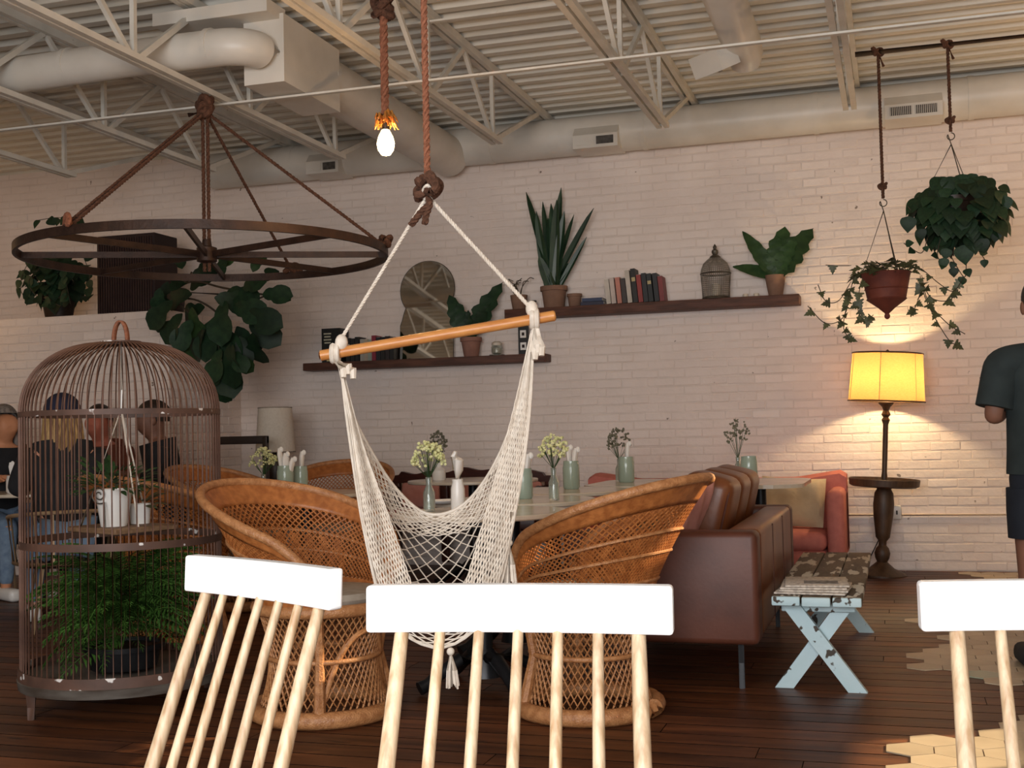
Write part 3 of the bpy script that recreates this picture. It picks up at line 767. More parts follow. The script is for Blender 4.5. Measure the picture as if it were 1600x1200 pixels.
MB().rbox(((cx0+cx1)/2, 9.08, .455), (cx1-cx0-.08, .46, .08), .03, 3, None, .01).build('seat', PINK, t)
for x in (cx0 + .05, cx1 - .05):
    MB().tube([(x, 9.4, .66), (x, 9.1, .66), (x, 8.92, .62), (x, 8.9, .42)], .024, 8).build('arm', MAHOG, t)
    for y in (8.9, 9.36): MB().tube([(x, y, .38), (x, y - .01, .2), (x, y, 0)], [.03, .02, .024], 8).build('leg', MAHOG, t)

# ---- floor lamp with a round tray
t = thing('floor_lamp', 'turned wooden floor lamp with round tray and glowing drum shade', 'floor lamp', (-.135, 9.26, 0))
lb_ = Vector((-.135, 9.26, 0))
L_ = lambda prof: MB().lathe([p for p in prof], lb_, 28)
L_([(.175, 0), (.175, .015), (.15, .03), (.09, .055), (.05, .09), (.04, .10)]).build('base', TURNED, t)
L_([(.035, .10), (.05, .13), (.056, .165), (.045, .20), (.028, .22), (.028, .25), (.05, .28), (.055, .32), (.07, .44), (.074, .52), (.066, .60), (.05, .63), (.075, .65)]).build('lower_post', TURNED, t)
L_([(.225, .645), (.245, .655), (.25, .70), (.245, .705), (.235, .675), (.02, .675)]).build('tray', TURNED, t)
L_([(.020, .675), (.022, .72), (.018, .75), (.019, 1.10), (.030, 1.13), (.019, 1.15), (.033, 1.17), (.020, 1.20), (.030, 1.225), (.055, 1.25), (.055, 1.26), (.012, 1.265)]).build('upper_post', TURNED, t)
L_([(.010, 1.26), (.012, 1.33), (.016, 1.34), (.016, 1.37)]).build('socket', WIRE, t)
L_([(.008, 1.37), (.030, 1.42), (.034, 1.45), (.02, 1.48), (.002, 1.487)]).build('bulb', BULB, t)
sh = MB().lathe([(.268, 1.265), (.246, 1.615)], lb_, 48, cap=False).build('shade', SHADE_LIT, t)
MB().tube([(lb_.x + .269*math.cos(2*PI*i/48), lb_.y + .269*math.sin(2*PI*i/48), 1.266) for i in range(48)], .006, 6, closed=True).build('lower_trim', TURNED, sh)
MB().tube([(lb_.x + .247*math.cos(2*PI*i/48), lb_.y + .247*math.sin(2*PI*i/48), 1.614) for i in range(48)], .006, 6, closed=True).build('upper_trim', TURNED, sh)
for k in range(6):
    a = k*PI/3 + .35; MB().tube([(lb_.x + .269*math.cos(a), lb_.y + .269*math.sin(a), 1.266), (lb_.x + .247*math.cos(a), lb_.y + .247*math.sin(a), 1.614)], .0022, 4).build('seam', TURNED, sh)
for k in range(3):
    a = k*2*PI/3; MB().tube([(lb_.x, lb_.y, 1.605), (lb_.x + .246*math.cos(a), lb_.y + .246*math.sin(a), 1.612)], .003, 5).build('spider', WIRE, sh)
MB().lathe([(.004, 1.60), (.014, 1.62), (.012, 1.635), (.001, 1.645)], lb_, 12).build('finial', TURNED, sh)
t.rotation_euler = (0, D(3.3), 0)
bl = bulb_light('floor_lamp_light', (0, 0, 1.43), 22, (1, .72, .38), .03); bl.parent = t
cdp = bez((-.09, 9.38, .10), (-.22, 9.50, .06), (-.34, 9.52, .16), (-.02, 9.56, .36), (oc.x - .02, WY - .06, oc.z))
MB().tube(bez((-.20, 9.35, .012), (-.27, 9.45, .012), (-.22, 9.53, .10), (-.12, 9.545, .30), (oc.x - .02, WY - .066, oc.z)), .004, 6).make('power_cord', BLACKM, 'thin black power cord from the floor lamp to the outlet', 'cord')

# ================================================================ HANGING THINGS
# ---- iron wheel ring on ropes
RC = Vector((-3.86, 6.30, 2.192)); RR = 1.06
t = thing('wheel_chandelier', 'large dark iron wheel ring hung on ropes from a ceiling joist', 'chandelier', (RC.x, RC.y, RC.z))
pol = lambda a, r=RR, z=0: RC + CR*(r*math.cos(a)) + CF*(r*math.sin(a)) + Vector((0, 0, z))
rg = MB(); n = 96
for i in range(n):
    a = 2*PI*i/n
    for r_, z in ((RR-.010, -.024), (RR+.010, -.024), (RR+.010, .024), (RR-.010, .024)): rg.v.append(tuple(pol(a, r_, z)))
for i in range(n):
    for k in range(4): rg.f.append((i*4+k, ((i+1) % n)*4+k, ((i+1) % n)*4+(k+1) % 4, i*4+(k+1) % 4))
rg.build('rim', IRON, t)
for k in range(8):
    a = D(8 + 45*k); d = (pol(a) - RC).normalized()
    an = math.atan2(d.y, d.x)
    MB().box(RC + d*(RR/2 + .02) , (RR - .05, .016, .036), Matrix.Rotation(an, 3, 'Z')).build('spoke', IRON, t)
MB().lathe([(.03, -.05), (.06, -.04), (.06, .04), (.03, .05), (.025, .09)], RC, 16).build('hub', IRON, t)
AP = Vector((RC.x, RC.y, 3.05))
for a in (D(-117), D(72), D(-1), D(178)):
    e = pol(a, RR, .02)
    if a == D(178): continue
    for off in ((-.012, .012) if a == D(-117) else (0,)):
        MB().rope([AP + CR*off, e + CR*off*1.2], .011, .07).build('rope', ROPE, t)
    k = knot(MB(), e + Vector((0, 0, .03)), .045, .016, int(a*10)); 
    k.build('knot', ROPE_R if a < -1 else ROPE, t)
for off in (-.014, .014): MB().rope([AP + CR*off, RC + CR*off + Vector((0, 0, -.10))], .012, .07).build('rope', ROPE, t)
kk = MB(); knot(kk, AP + Vector((0, 0, .03)), .07, .022, 4); knot(kk, AP + Vector((0, 0, .0)), .055, .02, 9)
kk.tube([AP + Vector((0, 0, .1)), AP + CR*-.10 + Vector((0, 0, .16))], [.02, .004], 6); kk.tube([AP, AP + CR*-.10 + Vector((0, 0, -.02))], [.016, .014], 6)
kk.build('rope_wrap', ROPE, t)
# ---- bare bulb on a thick rope
def pendant(x, y, zb, label, lit=True, power=20):
    t = thing('pendant_bulb', label, 'pendant lamp', (x, y, zb))
    MB().rope([(x, y, CZ + .005), (x, y, zb + .20)], .021, .10, 3, 6).build('rope', ROPE_R, t)
    kk = MB(); knot(kk, (x, y, 3.17), .05, .018, 2); knot(kk, (x, y, 3.13), .04, .018, 5); kk.build('knot', ROPE, t)
    fr = MB(); rnd = random.Random(5)
    for i in range(60):
        a = rnd.uniform(0, 2*PI); r1 = rnd.uniform(.03, .062); z1 = zb + rnd.uniform(.125, .19)
        fr.tube([(x + .015*math.cos(a), y + .015*math.sin(a), zb + .19), (x + r1*.8*math.cos(a), y + r1*.8*math.sin(a), z1 + .025), (x + r1*math.cos(a), y + r1*math.sin(a), z1)], [.007, .006, .002], 5)
    fr.build('frayed_end', FRAY, t)
    MB().lathe([(.018, .20), (.020, .14), (.018, .125)][::-1], (x, y, zb), 16).build('socket', BLACKM, t)
    MB().lathe([(.001, 0), (.022, .006), (.038, .03), (.043, .06), (.036, .09), (.022, .118), (.016, .13)], (x, y, zb), 20).build('bulb', BULB, t)
    bulb_light('pendant_light', (x, y, zb + .055), power, (1, .58, .26), .03)
    return t
bp_ = dep(612, 243, 5.8); pendant(-2.64 + .36, bp_.y, bp_.z, 'bare glowing bulb on a thick rope above the hammock', True, 14)
# outside the frame: one inferred from the left glow, three added as warm fill
pendant(-7.9, 7.6, 2.45, 'bare glowing bulb on a thick rope in the far left corner', True, 10)
pendant(1.9, 7.9, 2.6, 'bare bulb added for warm fill on a thick rope at the right side of the room', True, 22)
pendant(-4.6, 1.6, 2.75, 'bare bulb added for warm fill on a thick rope left of the camera', True, 22)
pendant(1.9, 2.6, 2.75, 'bare bulb added for warm fill on a thick rope right of the camera', True, 22)
# ---- hammock chair
HD = 4.15
t = thing('hammock_chair', 'white netted cotton hammock chair hanging from a wooden spreader bar', 'hammock', dep(700, 1075, HD))
kp = dep(668, 290, HD)
MB().rope([Vector((kp.x, kp.y, CZ + .005)), kp], .0125, .06).build('hanging_rope', ROPE_R, t)
kk = MB(); knot(kk, kp, .058, .015, 1); knot(kk, kp + Vector((0, 0, -.01)), .042, .015, 6)
kk.build('rope_knot', ROPE, t)
tl = MB()
for a, b in ((642, 352), (664, 350)):
    tl.rope([kp + Vector((0, 0, -.03)), dep(672, 318, HD - .02), dep((a+668)/2, 335, HD - .02), dep(a, b, HD - .02)], .013, .05)
tl.build('rope_tail', ROPE, t)
A0, B0 = dep(499, 556, HD), dep(868, 493, HD)
bar = MB(); bd = (B0 - A0)
bar.tube([A0, A0 + bd*.006, A0.lerp(B0, .5), B0 - bd*.006, B0], [.014, .0185, .0185, .0185, .014], 16).build('spreader_bar', BARW, t)
AA, BB = A0.lerp(B0, .072), A0.lerp(B0, .915)
cords = MB(); cords.rope([dep(664, 312, HD), AA + Vector((0, 0, .02))], .0065, .035, 3, 5); cords.rope([dep(673, 312, HD), BB + Vector((0, 0, .02))], .0075, .035, 3, 5)
cords.tube(bez(dep(664, 312, HD), dep(662, 298, HD - .03), dep(668, 290, HD - .05), dep(674, 300, HD - .03), dep(673, 312, HD)), .007, 6)
cords.build('suspension_cord', COTTON, t)
for E_, sg in ((AA, -1), (BB, 1)):
    lp = MB(); u = bd.normalized(); f_ = CF
    for q in (-.012, 0.004):
        lp.tube([E_ + u*q + (Vector((0, 0, 1))*math.cos(2*PI*i/20) + f_*math.sin(2*PI*i/20))*.027 for i in range(20)], .0095, 7, closed=True)
    lp.ball(E_ + Vector((.02 if sg < 0 else -.012, 0, .035)), .022, 8, (1, 1, 1.3))
    lp.build('bar_loop', COTTON, t)
    tt = MB(); rnd = random.Random(3)
    ends = ((545, 585), (537, 590), (552, 592)) if sg < 0 else ((840, 552), (836, 562), (846, 556))
    for ex, ey in ends:
        tt.tube([E_ - Vector((0, 0, .03)), dep(ex, ey - 12, HD - .03), dep(ex, ey, HD - .035)], [.012, .015, .010], 7)
    tt.build('cord_end', COTTON, t)
def crv(pts):
    P = [(dep(x, y, d)) for x, y, d in pts]; Q = bez(*P, n=16)
    L = [0]
    for a, b in zip(Q, Q[1:]): L.append(L[-1] + (b-a).length)
    def f(s):
        l = s*L[-1]; lo, hi = 0, len(L)-1
        while hi - lo > 1:
            m = (lo+hi)//2
            if L[m] <= l: lo = m
            else: hi = m
        return Q[lo].lerp(Q[lo+1], min(1, (l-L[lo])/max(1e-9, L[lo+1]-L[lo])))
    return f
# the sling is a sheet of net between the top edge and the outer edge; guide curves from the top edge to the outer edge
G = [crv([(530, 572, HD), (548, 640, HD + .04), (580, 705, HD + .10), (620, 765, HD + .16), (668, 803, HD + .18), (722, 790, HD + .16), (770, 730, HD + .10), (806, 640, HD + .05), (833, 512, HD)]),
     crv([(531, 574, HD), (550, 660, HD + .02), (578, 755, HD + .08), (624, 812, HD + .14), (675, 830, HD + .17), (740, 812, HD + .13), (785, 745, HD + .08), (812, 650, HD + .03), (833, 514, HD)]),
     crv([(532, 574, HD), (548, 670, HD), (580, 800, HD - .02), (630, 880, HD + .02), (690, 905, HD + .04), (748, 880, HD + .02), (790, 780, HD), (815, 660, HD), (833, 516, HD)]),
     crv([(533, 575, HD), (546, 670, HD - .04), (576, 830, HD - .12), (625, 950, HD - .14), (690, 985, HD - .14), (752, 945, HD - .13), (795, 810, HD - .10), (822, 660, HD - .04), (834, 518, HD)]),
     crv([(533, 575, HD), (544, 670, HD - .05), (570, 835, HD - .16), (608, 965, HD - .22), (690, 1012, HD - .24), (768, 950, HD - .22), (803, 812, HD - .16), (826, 660, HD - .06), (834, 518, HD)])]
GV = [0, .16, .52, .86, 1.0]
def sling(s, v):
    v = min(1, max(0, v))
    for i in range(4):
        if v <= GV[i+1]:
            k = (v - GV[i])/(GV[i+1]-GV[i]); return G[i](s).lerp(G[i+1](s), k)
    return G[4](s)
net = MB(); NS = 30; NM = 34
vs_ = [0]
for j in range(NS):   # tighter mesh towards the two edges
    q = (j+1)/NS; vs_.append(.5 - .5*math.cos(PI*q)*1.0 if False else q)
def vpos(x):
    q = x/NS; return q + .085*math.sin(2*PI*q)*-1
jit = random.Random(8)
for j in range(NS+1):
    pts = []
    for i in range(NM*2+1):
        s = i/(NM*2); ph = 1 if (i + j) % 2 else -1
        v = vpos(j + .46*ph + jit.uniform(-.08, .08)); pts.append(sling(s, v))
    net.tube(pts, .0026, 4, cap=False)
stuff(net.build('net', COTTON, t))
# folds of finer gathered net at both sides and along the top edge
fold = MB()
def sheet(A, B, ns, nm, r_):
    for j in range(ns+1):
        pts = []
        for i in range(nm+1):
            q = i/nm; ph = .48 if (i + j) % 2 else -.48
            v = min(1, max(0, (j + ph + jit.uniform(-.15, .15))/ns)); pts.append(A(q).lerp(B(q), v) + CF*.012*math.sin(9*v + 3*q))
        fold.tube(pts, r_, 4, cap=False)
sheet(crv([(530, 572, HD), (544, 650, HD - .06), (570, 830, HD - .18), (612, 980, HD - .25)]), crv([(534, 572, HD), (566, 690, HD - .03), (606, 800, HD - .06), (655, 945, HD - .22)]), 22, 44, .0023)
sheet(crv([(834, 512, HD), (827, 650, HD - .06), (804, 810, HD - .18), (768, 952, HD - .25)]), crv([(831, 512, HD), (802, 640, HD - .03), (766, 775, HD - .08), (722, 930, HD - .22)]), 22, 46, .0023)
sheet(G[0], lambda q: G[0](q).lerp(G[1](q), 1.25) - CF*.015, 13, 90, .0022)
stuff(fold.build('gathered_net', COTTON, t))
ed = MB()
ed.tube([G[0](i/60) for i in range(61)], .006, 6); ed.tube([G[4](i/60) for i in range(61)], .005, 6)
ed.build('edge_cord', COTTON, t)
for (x0, y0, x1, y1, d0) in ((795, 800, 796, 916, HD - .17), (704, 1010, 706, 1076, HD - .26)):
    ts = MB(); rnd = random.Random(2)
    ts.ball(dep(x0, y0 + 48 if y0 < 900 else y0 + 8, d0), .013, 8)
    yh = y0 + 48 if y0 < 900 else y0 + 8
    if y0 < 900: ts.tube([dep(x0 + 4, y0, d0), dep(x0, yh, d0)], .005, 6)
    for k in range(26):
        a = rnd.uniform(0, 2*PI); r_ = rnd.uniform(.006, .024); e = dep(x1, y1 - rnd.uniform(0, 9), d0)
        ts.tube([dep(x0, yh, d0), dep((x0+x1)/2, (yh+y1)/2, d0) + Vector((math.cos(a), math.sin(a), 0))*r_*.75, e + Vector((math.cos(a), math.sin(a), 0))*r_], .0036, 4)
    ts.build('tassel', COTTON, t)

# ================================================================ PLANTS
def leaf_mesh(kind, n=8):
    mb = MB()
    for i in range(n+1):
        u = i/n
        if kind == 'heart': w_ = .52*math.sin(PI*min(1, u*1.04 + .10*(1-u)))**.75*(1 - .42*u)*1.15 if 0 < u < 1 else .06*(1-u)
        elif kind == 'fig': w_ = (.20 + .24*u)*math.sin(PI*u)**.45*(1 - .28*math.exp(-((u-.36)/.10)**2)) if 0 < u < 1 else .02*(1-u)
        elif kind == 'sword': w_ = .062*(math.sin(PI*(.18 + .80*u))**.6)*(1 if u < .97 else .3)
        elif kind == 'nest': w_ = .17*math.sin(PI*u**.8)**.7*(1 + .13*math.sin(i*1.9)) if 0 < u < 1 else .015*(1-u)
        elif kind == 'ivy': w_ = (.48, .56, .30, .44, .20, .24, .12, .07, 0)[i]
        else: w_ = .16*math.sin(PI*u)**.8 if 0 < u < 1 else .01
        dz = {'heart': -.28, 'fig': -.30, 'sword': 0, 'nest': -.30, 'ivy': -.14}.get(kind, -.3)*u*u
        wz = {'nest': .03*math.sin(i*1.9), 'fig': .03*math.sin(6*u)}.get(kind, 0)
        cup = .18 if kind != 'sword' else .5
        mb.v += [(-w_, u, dz + cup*w_ + wz), (0, u, dz), (w_, u, dz + cup*w_ - wz)]
    for i in range(n):
        for k in range(2): mb.f.append((i*3+k, i*3+k+1, i*3+k+4, i*3+k+3))
    return mb.mesh('leaf_' + kind)
LM = {}
def leaf(kind, m, parent, loc, d, up=(0, 0, 1), s=.1, name='leaf', ws=1):
    key = (kind, m.name)
    if key not in LM: LM[key] = leaf_mesh(kind, 16 if kind == 'nest' else 8); LM[key].materials.append(m)
    d = Vector(d).normalized(); up = Vector(up); x = d.cross(up)
    if x.length < 1e-3: x = d.cross(Vector((0, 1, .2)))
    x.normalize(); z = x.cross(d)
    mw = Matrix((x*s*ws, d*s, z*s)).transposed().to_4x4(); mw.translation = Vector(loc)
    my = max((mw @ v.co).y for v in LM[key].vertices)
    if my > WY - .004: mw.translation.y -= my - WY + .004
    return place(name, LM[key], None, parent, mw)
def pot(parent, c, r0, r1, h, m, rim=True, name='pot'):
    prof = [(r0*.96, 0), (r0, .01), (r1*.95, h*.78)] + ([(r1*1.06, h*.79), (r1*1.07, h)] if rim else [(r1, h)]) + [(r1*.93, h), (r1*.90, h*.86), (.001, h*.86)]
    return MB().lathe(prof, c, 24).build(name, m, parent)
R3 = random.Random(21)
def rnd_dir(zlo=-.5, zhi=.8):
    a = R3.uniform(0, 2*PI); z = R3.uniform(zlo, zhi); q = math.sqrt(max(0, 1 - min(1, z*z))); return Vector((q*math.cos(a), q*math.sin(a), z))
# ---- two hanging planters
def hang_line(t, x, y, ztop, zknot, zhook, zrim, r, third=True):
    MB().rope([(x, y, PZ), (x, y, zhook + .05)], .011, .06).build('rope', ROPE, t)
    kk = MB(); knot(kk, (x, y, PZ), .035, .012, 3); kk.tube([(x, y, PZ), (x + .03, y - .02, PZ - .10)], .009, 6); kk.build('knot', ROPE, t); kk = MB(); knot(kk, (x, y, zknot), .026, .010, 8); kk.build('knot', ROPE, t)
    hk = MB().tube([Vector((x + .022*math.sin(a), y, zhook + .02 + .022*math.cos(a))) for a in [PI*2*i/16*.85 for i in range(17)]] + [Vector((x, y, zhook - .03))], .0035, 6); hk.build('hook', WIRE, t)
    for k in range(3):
        a = D(-90 + 120*k + 30) if third else 0
        MB().tube([(x, y, zhook - .03), (x + r*math.cos(a), y + r*math.sin(a), zrim)], .0032, 5).build('chain', WIRE, t)
# left planter: ivy in a pointed dark red basket
xl = onY(1383, 400, PY).x; zr = onY(1385, 428, PY).z
t = thing('hanging_planter', 'ivy in a pointed dark red hanging pot above the floor lamp', 'planter', (xl, PY, zr - .28))
hang_line(t, xl, PY, PZ, onY(1382, 291, PY).z, onY(1382, 322, PY).z, zr, .145)
pt = MB().lathe([(.006, -.285), (.016, -.275), (.018, -.262), (.012, -.250), (.05, -.215), (.118, -.165), (.124, -.16), (.118, -.153), (.128, -.10), (.134, -.096), (.130, -.09), (.150, 0), (.156, .006), (.145, .008), (.12, -.03), (.001, -.03)], (xl, PY, zr), 28).build('pot', TERRAR, t)
cP = Vector((xl, PY, zr))
for i in range(105):
    d = rnd_dir(-.1, .9); p = cP + Vector((d.x*.21*R3.uniform(.3, 1), d.y*.20*R3.uniform(.3, 1), .01 + .06*R3.uniform(-.3, 1)))
    leaf('ivy', LEAFO, t, p, Vector((d.x, d.y, R3.uniform(-.6, .5))), (d.x*.4, -.6 + d.y*.4, .8), R3.uniform(.045, .075))
def vine(t, pts, m, kind, nleaf, s0, s1, rad=.0028, name='vine', mean=1):
    P = bez(*pts, n=10); MB().tube(P, rad, 5).build(name, STEM, t)
    for k in range(nleaf):
        q = P[int((k + .6)/nleaf*(len(P)-1))]; d = Vector((R3.uniform(-1, 1), R3.uniform(-.6, .2), R3.uniform(-1, .1)))
        leaf(kind, m, t, q, d, (R3.uniform(-.3, .3), -1, .3), R3.uniform(s0, s1))
PX = lambda x, y, o=0: onY(x, y, PY + o)
for pts, nl in (([(1335, 430), (1325, 470), (1318, 510), (1330, 535)], 9), ([(1345, 440), (1340, 480), (1350, 500), (1365, 492)], 11), ([(1330, 440), (1310, 470), (1290, 470), (1278, 445)], 3),
                ([(1330, 450), (1318, 495), (1290, 505), (1262, 478)], 4), ([(1440, 430), (1450, 470), (1480, 505), (1508, 522)], 5), ([(1435, 435), (1452, 480), (1480, 528), (1495, 540)], 5),
                ([(1440, 420), (1470, 445), (1490, 455), (1505, 435)], 4), ([(1438, 430), (1438, 455), (1430, 480), (1420, 492)], 8), ([(1440, 440), (1455, 465), (1480, 470), (1500, 455)], 4),
                ([(1330, 415), (1305, 415), (1290, 414)], 1)):
    vine(t, [PX(x, y, -.10) for x, y in pts], LEAFO, 'ivy', nl, .04, .07)
# right planter: heart-leaf vine
xr = onY(1489, 300, PY).x; zr2 = onY(1492, 300, PY).z
t = thing('hanging_planter', 'bushy dark green heart-leaf plant in a hanging pot at the right', 'planter', (xr, PY, zr2 - .25))
hang_line(t, xr, PY, PZ, onY(1484, 188, PY).z, onY(1486, 218, PY).z, zr2 + .02, .15)
pot(t, (xr, PY, zr2 - .20), .10, .13, .16, DARKW)
c2_ = Vector((xr + .045, PY, zr2 - .13))
for i in range(250):
    d = rnd_dir(-.95, .95); p = c2_ + Vector((d.x*.27, d.y*.22, d.z*.22 + .03))*R3.uniform(.75, 1.0) if True else 0
    leaf('heart', LEAFD, t, p, Vector((d.x*.6, d.y*.5, -.75 + R3.uniform(-.3, .5))), (d.x, d.y - .5, .35), R3.uniform(.075, .125))
for x, y, s in ((1420, 350, .10), (1568, 317, .115), (1557, 370, .08), (1480, 400, .07), (1505, 395, .12), (1532, 385, .09), (1437, 370, .07), (1475, 415, .065), (1490, 430, .06)):
    leaf('heart', LEAFD, t, PX(x, y - 12, -.12), (R3.uniform(-.3, .3), -.1, -1), (0, -1, .1), s)
for pts, nl in (([(1450, 370), (1440, 395), (1420, 385), (1412, 380)], 3), ([(1480, 390), (1500, 425), (1508, 432), (1510, 410)], 3), ([(1520, 380), (1535, 400), (1540, 408)], 2), ([(1440, 320), (1425, 328), (1418, 322)], 1), ([(1470, 370), (1465, 400), (1478, 415)], 3)):
    vine(t, [PX(x, y, -.1) for x, y in pts], LEAFD, 'heart', nl, .04, .06)

# ================================================================ SHELVES
SD = .20; SY = WY - SD/2
zU = onY(1000, 487, WY - SD).z; zL = onY(660, 572, WY - SD).z   # lower front edges
def shelf(label, xa, xb, z0, th):
    return MB().rbox(((xa+xb)/2, SY, z0 + th/2), (xb-xa, SD, th), .006, 2).make('wall_shelf', SHELFW, label, 'shelf')
xa = onY(788, 497, WY - SD).x; xb = onY(1249, 474, WY - SD).x
shelf('upper dark wooden shelf holding snake plant, books and lantern', xa, xb, zU, .075); TU = zU + .075
xa2 = onY(473, 580, WY - SD).x; xb2 = onY(851, 568, WY - SD).x
shelf('lower dark wooden shelf holding books, mirror and a fern', xa2, xb2, zL, .065); TL = zL + .065
FYs = WY - SD + .06
def sx_(px, py, Y=None): return onY(px, py, Y or (WY - .11)).x
def book(x, z, th, h, dp, col, label, tilt=0, y=None, stripe=None, group=None, name='book'):
    t = thing(name, label, 'book', (x, y or (WY - .10), z), 0, group); y = y or (WY - .10)
    m = mat('cover_%02d%02d%02d' % tuple(int(c*99) for c in col), col, .55, tuple(c*.8 for c in col), 8)
    mb = MB(); mb.box((x, y, z + h/2), (th, dp, h)).build('cover', m, t, False)
    MB().box((x, y + .003, z + h/2 + .0015), (th*.74, dp - .004, h + .0005)).build('pages', NAPKIN, t, False)
    if stripe:
        MB().box((x, y - dp/2 - .0008, z + h*.68), (th*.8, .0016, h*.12)).build('spine_band', mat('band_%02d%02d%02d' % tuple(int(c*99) for c in stripe), stripe, .6, tuple(c*.8 for c in stripe), 6), t, False)
    t.rotation_euler = (0, tilt, 0); return t
BK = [(954, 38, .62, .56, .48, 'cream', -5), (962, 40, .60, .50, .44, 'pale tan', -5), (971, 40, .55, .22, .16, 'pale red-spined', -5), (979, 38, .05, .04, .035, 'slim black', -5), (987, 50, .58, .52, .44, 'tall cream', -5),
      (996, 52, .018, .016, .014, 'tallest black', -5), (1004, 42, .30, .04, .035, 'bright red', -5), (1012, 44, .02, .022, .026, 'dark grey', -5), (1020, 43, .016, .02, .022, 'black glossy', -5), (1029, 43, .02, .025, .03, 'charcoal', -5), (1037, 38, .22, .035, .035, 'dark red', -5)]
X0 = sx_(953, 470)
for i, (px, h, r, g, b, nm, tl_) in enumerate(BK):
    x = sx_(px, 465); hh = h*.0052
    book(x + .0, TU + .004, .036, hh, .15, (r, g, b), '%s book standing %s from the left on the upper shelf' % (nm, ORD[i]), D(tl_*1.0), None, (.5, .4, .2) if i in (5, 8) else None, 'books standing on the upper shelf')
xs = sx_(928, 467)
for k, (c, wd, nm) in enumerate((((.015, .018, .05), .19, 'dark blue book lying at the bottom of the flat pair'), ((.03, .05, .12), .165, 'blue book lying on top of the flat pair'))):
    t = thing('book', nm + ' on the upper shelf', 'book', (xs, WY - .10, TU + .03*k), 0, 'books lying flat on the upper shelf')
    MB().box((xs, WY - .10, TU + .015 + .03*k), (wd, .15, .027)).build('cover', mat('flat_cover%d' % k, c, .5, tuple(v*.8 for v in c), 8), t, False)
    MB().box((xs + .004, WY - .098, TU + .015 + .03*k), (wd - .006, .149, .019)).build('pages', NAPKIN, t, False)
# snake plant
xp = sx_(866, 470); t = thing('snake_plant', 'tall snake plant in a terracotta pot on the upper shelf', 'potted plant', (xp, WY - .11, TU))
pot(t, (xp, WY - .11, TU), .085, .105, .175, TERRA)
SNK = mat('snake_leaf', (.010, .035, .018), .4, (.035, .075, .035), 9, stretch=(.4, .4, 5), vary=.2)
for x, y, w_ in ((822, 300, 1.0), (877, 293, 1.2), (848, 315, 1.0), (861, 318, 1.3), (870, 312, 1.3), (928, 325, .9), (917, 370, .8), (897, 335, .7), (838, 330, 1.2), (882, 330, 1.3), (892, 410, 1.3), (842, 400, 1.3), (856, 340, 1.2)):
    p = Vector((xp + R3.uniform(-.045, .045), WY - .11 + R3.uniform(-.03, .03), TU + .15)); q = onY(x, y, WY - .12 + R3.uniform(-.06, .05)); d = q - p
    leaf('sword', SNK, t, p, d, (R3.uniform(-.3, .3), -1, .1), d.length, 'leaf', w_*.55/d.length*.95)
# small pots at left of it
xt = sx_(811, 470); t = thing('twig_pot', 'small clay pot with dry curling twigs on the upper shelf', 'potted plant', (xt, WY - .11, TU))
pot(t, (xt, WY - .11, TU), .055, .072, .12, TERRA, False)
for k in range(7):
    a = R3.uniform(-.06, .06); q = R3.uniform(-.10, .10)
    MB().tube(bez((xt + a*.4, WY - .11, TU + .10), (xt + a, WY - .11, TU + .18), (xt + q, WY - .12, TU + .25 + R3.uniform(-.04, .04)), (xt + q + .04, WY - .12, TU + .22 + R3.uniform(-.02, .06)), n=6), .0035, 5).build('twig', STEM, t)
xc_ = sx_(835, 478); MB().box((xc_, WY - .12, TU + .03), (.03, .03, .06)).box((xc_, WY - .12, TU + .065), (.036, .036, .008)).make('small_box', DARKW, 'tiny dark box between the twig pot and snake plant', 'box', smooth=False)
xe = sx_(898, 475); t = thing('clay_pot', 'small empty clay pot just right of the snake plant', 'pot', (xe, WY - .11, TU)); pot(t, (xe, WY - .11, TU), .048, .058, .105, TERRA)
# lantern
xn = sx_(1119, 460); t = thing('candle_lantern', 'domed grey wire lantern with a candle on the upper shelf', 'lantern', (xn, WY - .11, TU)); lc = (xn, WY - .11, TU)
MB().lathe([(.105, 0), (.11, .012), (.105, .02), (.001, .02)], lc, 24).build('base', WIRE, t)
lp = [(.104, .02), (.113, .17), (.116, .20), (.110, .235), (.092, .28), (.060, .31), (.040, .325)]
lt = MB()
for k in range(44):
    a = 2*PI*k/44; lt.tube([(lc[0] + r_*math.cos(a), lc[1] + r_*math.sin(a), lc[2] + z) for r_, z in lp], .0021, 4)
for i in range(20):
    z = .03 + .0148*i; r_ = np.interp(z, [p[1] for p in lp], [p[0] for p in lp]); lt.tube([(lc[0] + r_*math.cos(2*PI*k/28), lc[1] + r_*math.sin(2*PI*k/28), lc[2] + z) for k in range(28)], .0016, 4, closed=True)
lt.build('wire_mesh', mat('lantern_wire', (.28, .25, .21), .6, (.20, .175, .14), 20), t)
for z, r_ in ((.20, .117), (.322, .042)): MB().tube([(lc[0] + r_*math.cos(2*PI*k/28), lc[1] + r_*math.sin(2*PI*k/28), lc[2] + z) for k in range(28)], .005, 6, closed=True).build('hoop', WIRE, t)
MB().lathe([(.045, .32), (.040, .335), (.018, .35), (.026, .365), (.026, .38), (.012, .395), (.016, .41), (.004, .43), (.001, .435)], lc, 16).build('finial', WIRE, t)
MB().lathe([(.032, .02), (.032, .115), (.028, .12), (.001, .115)], lc, 16).build('candle', WAX, t)
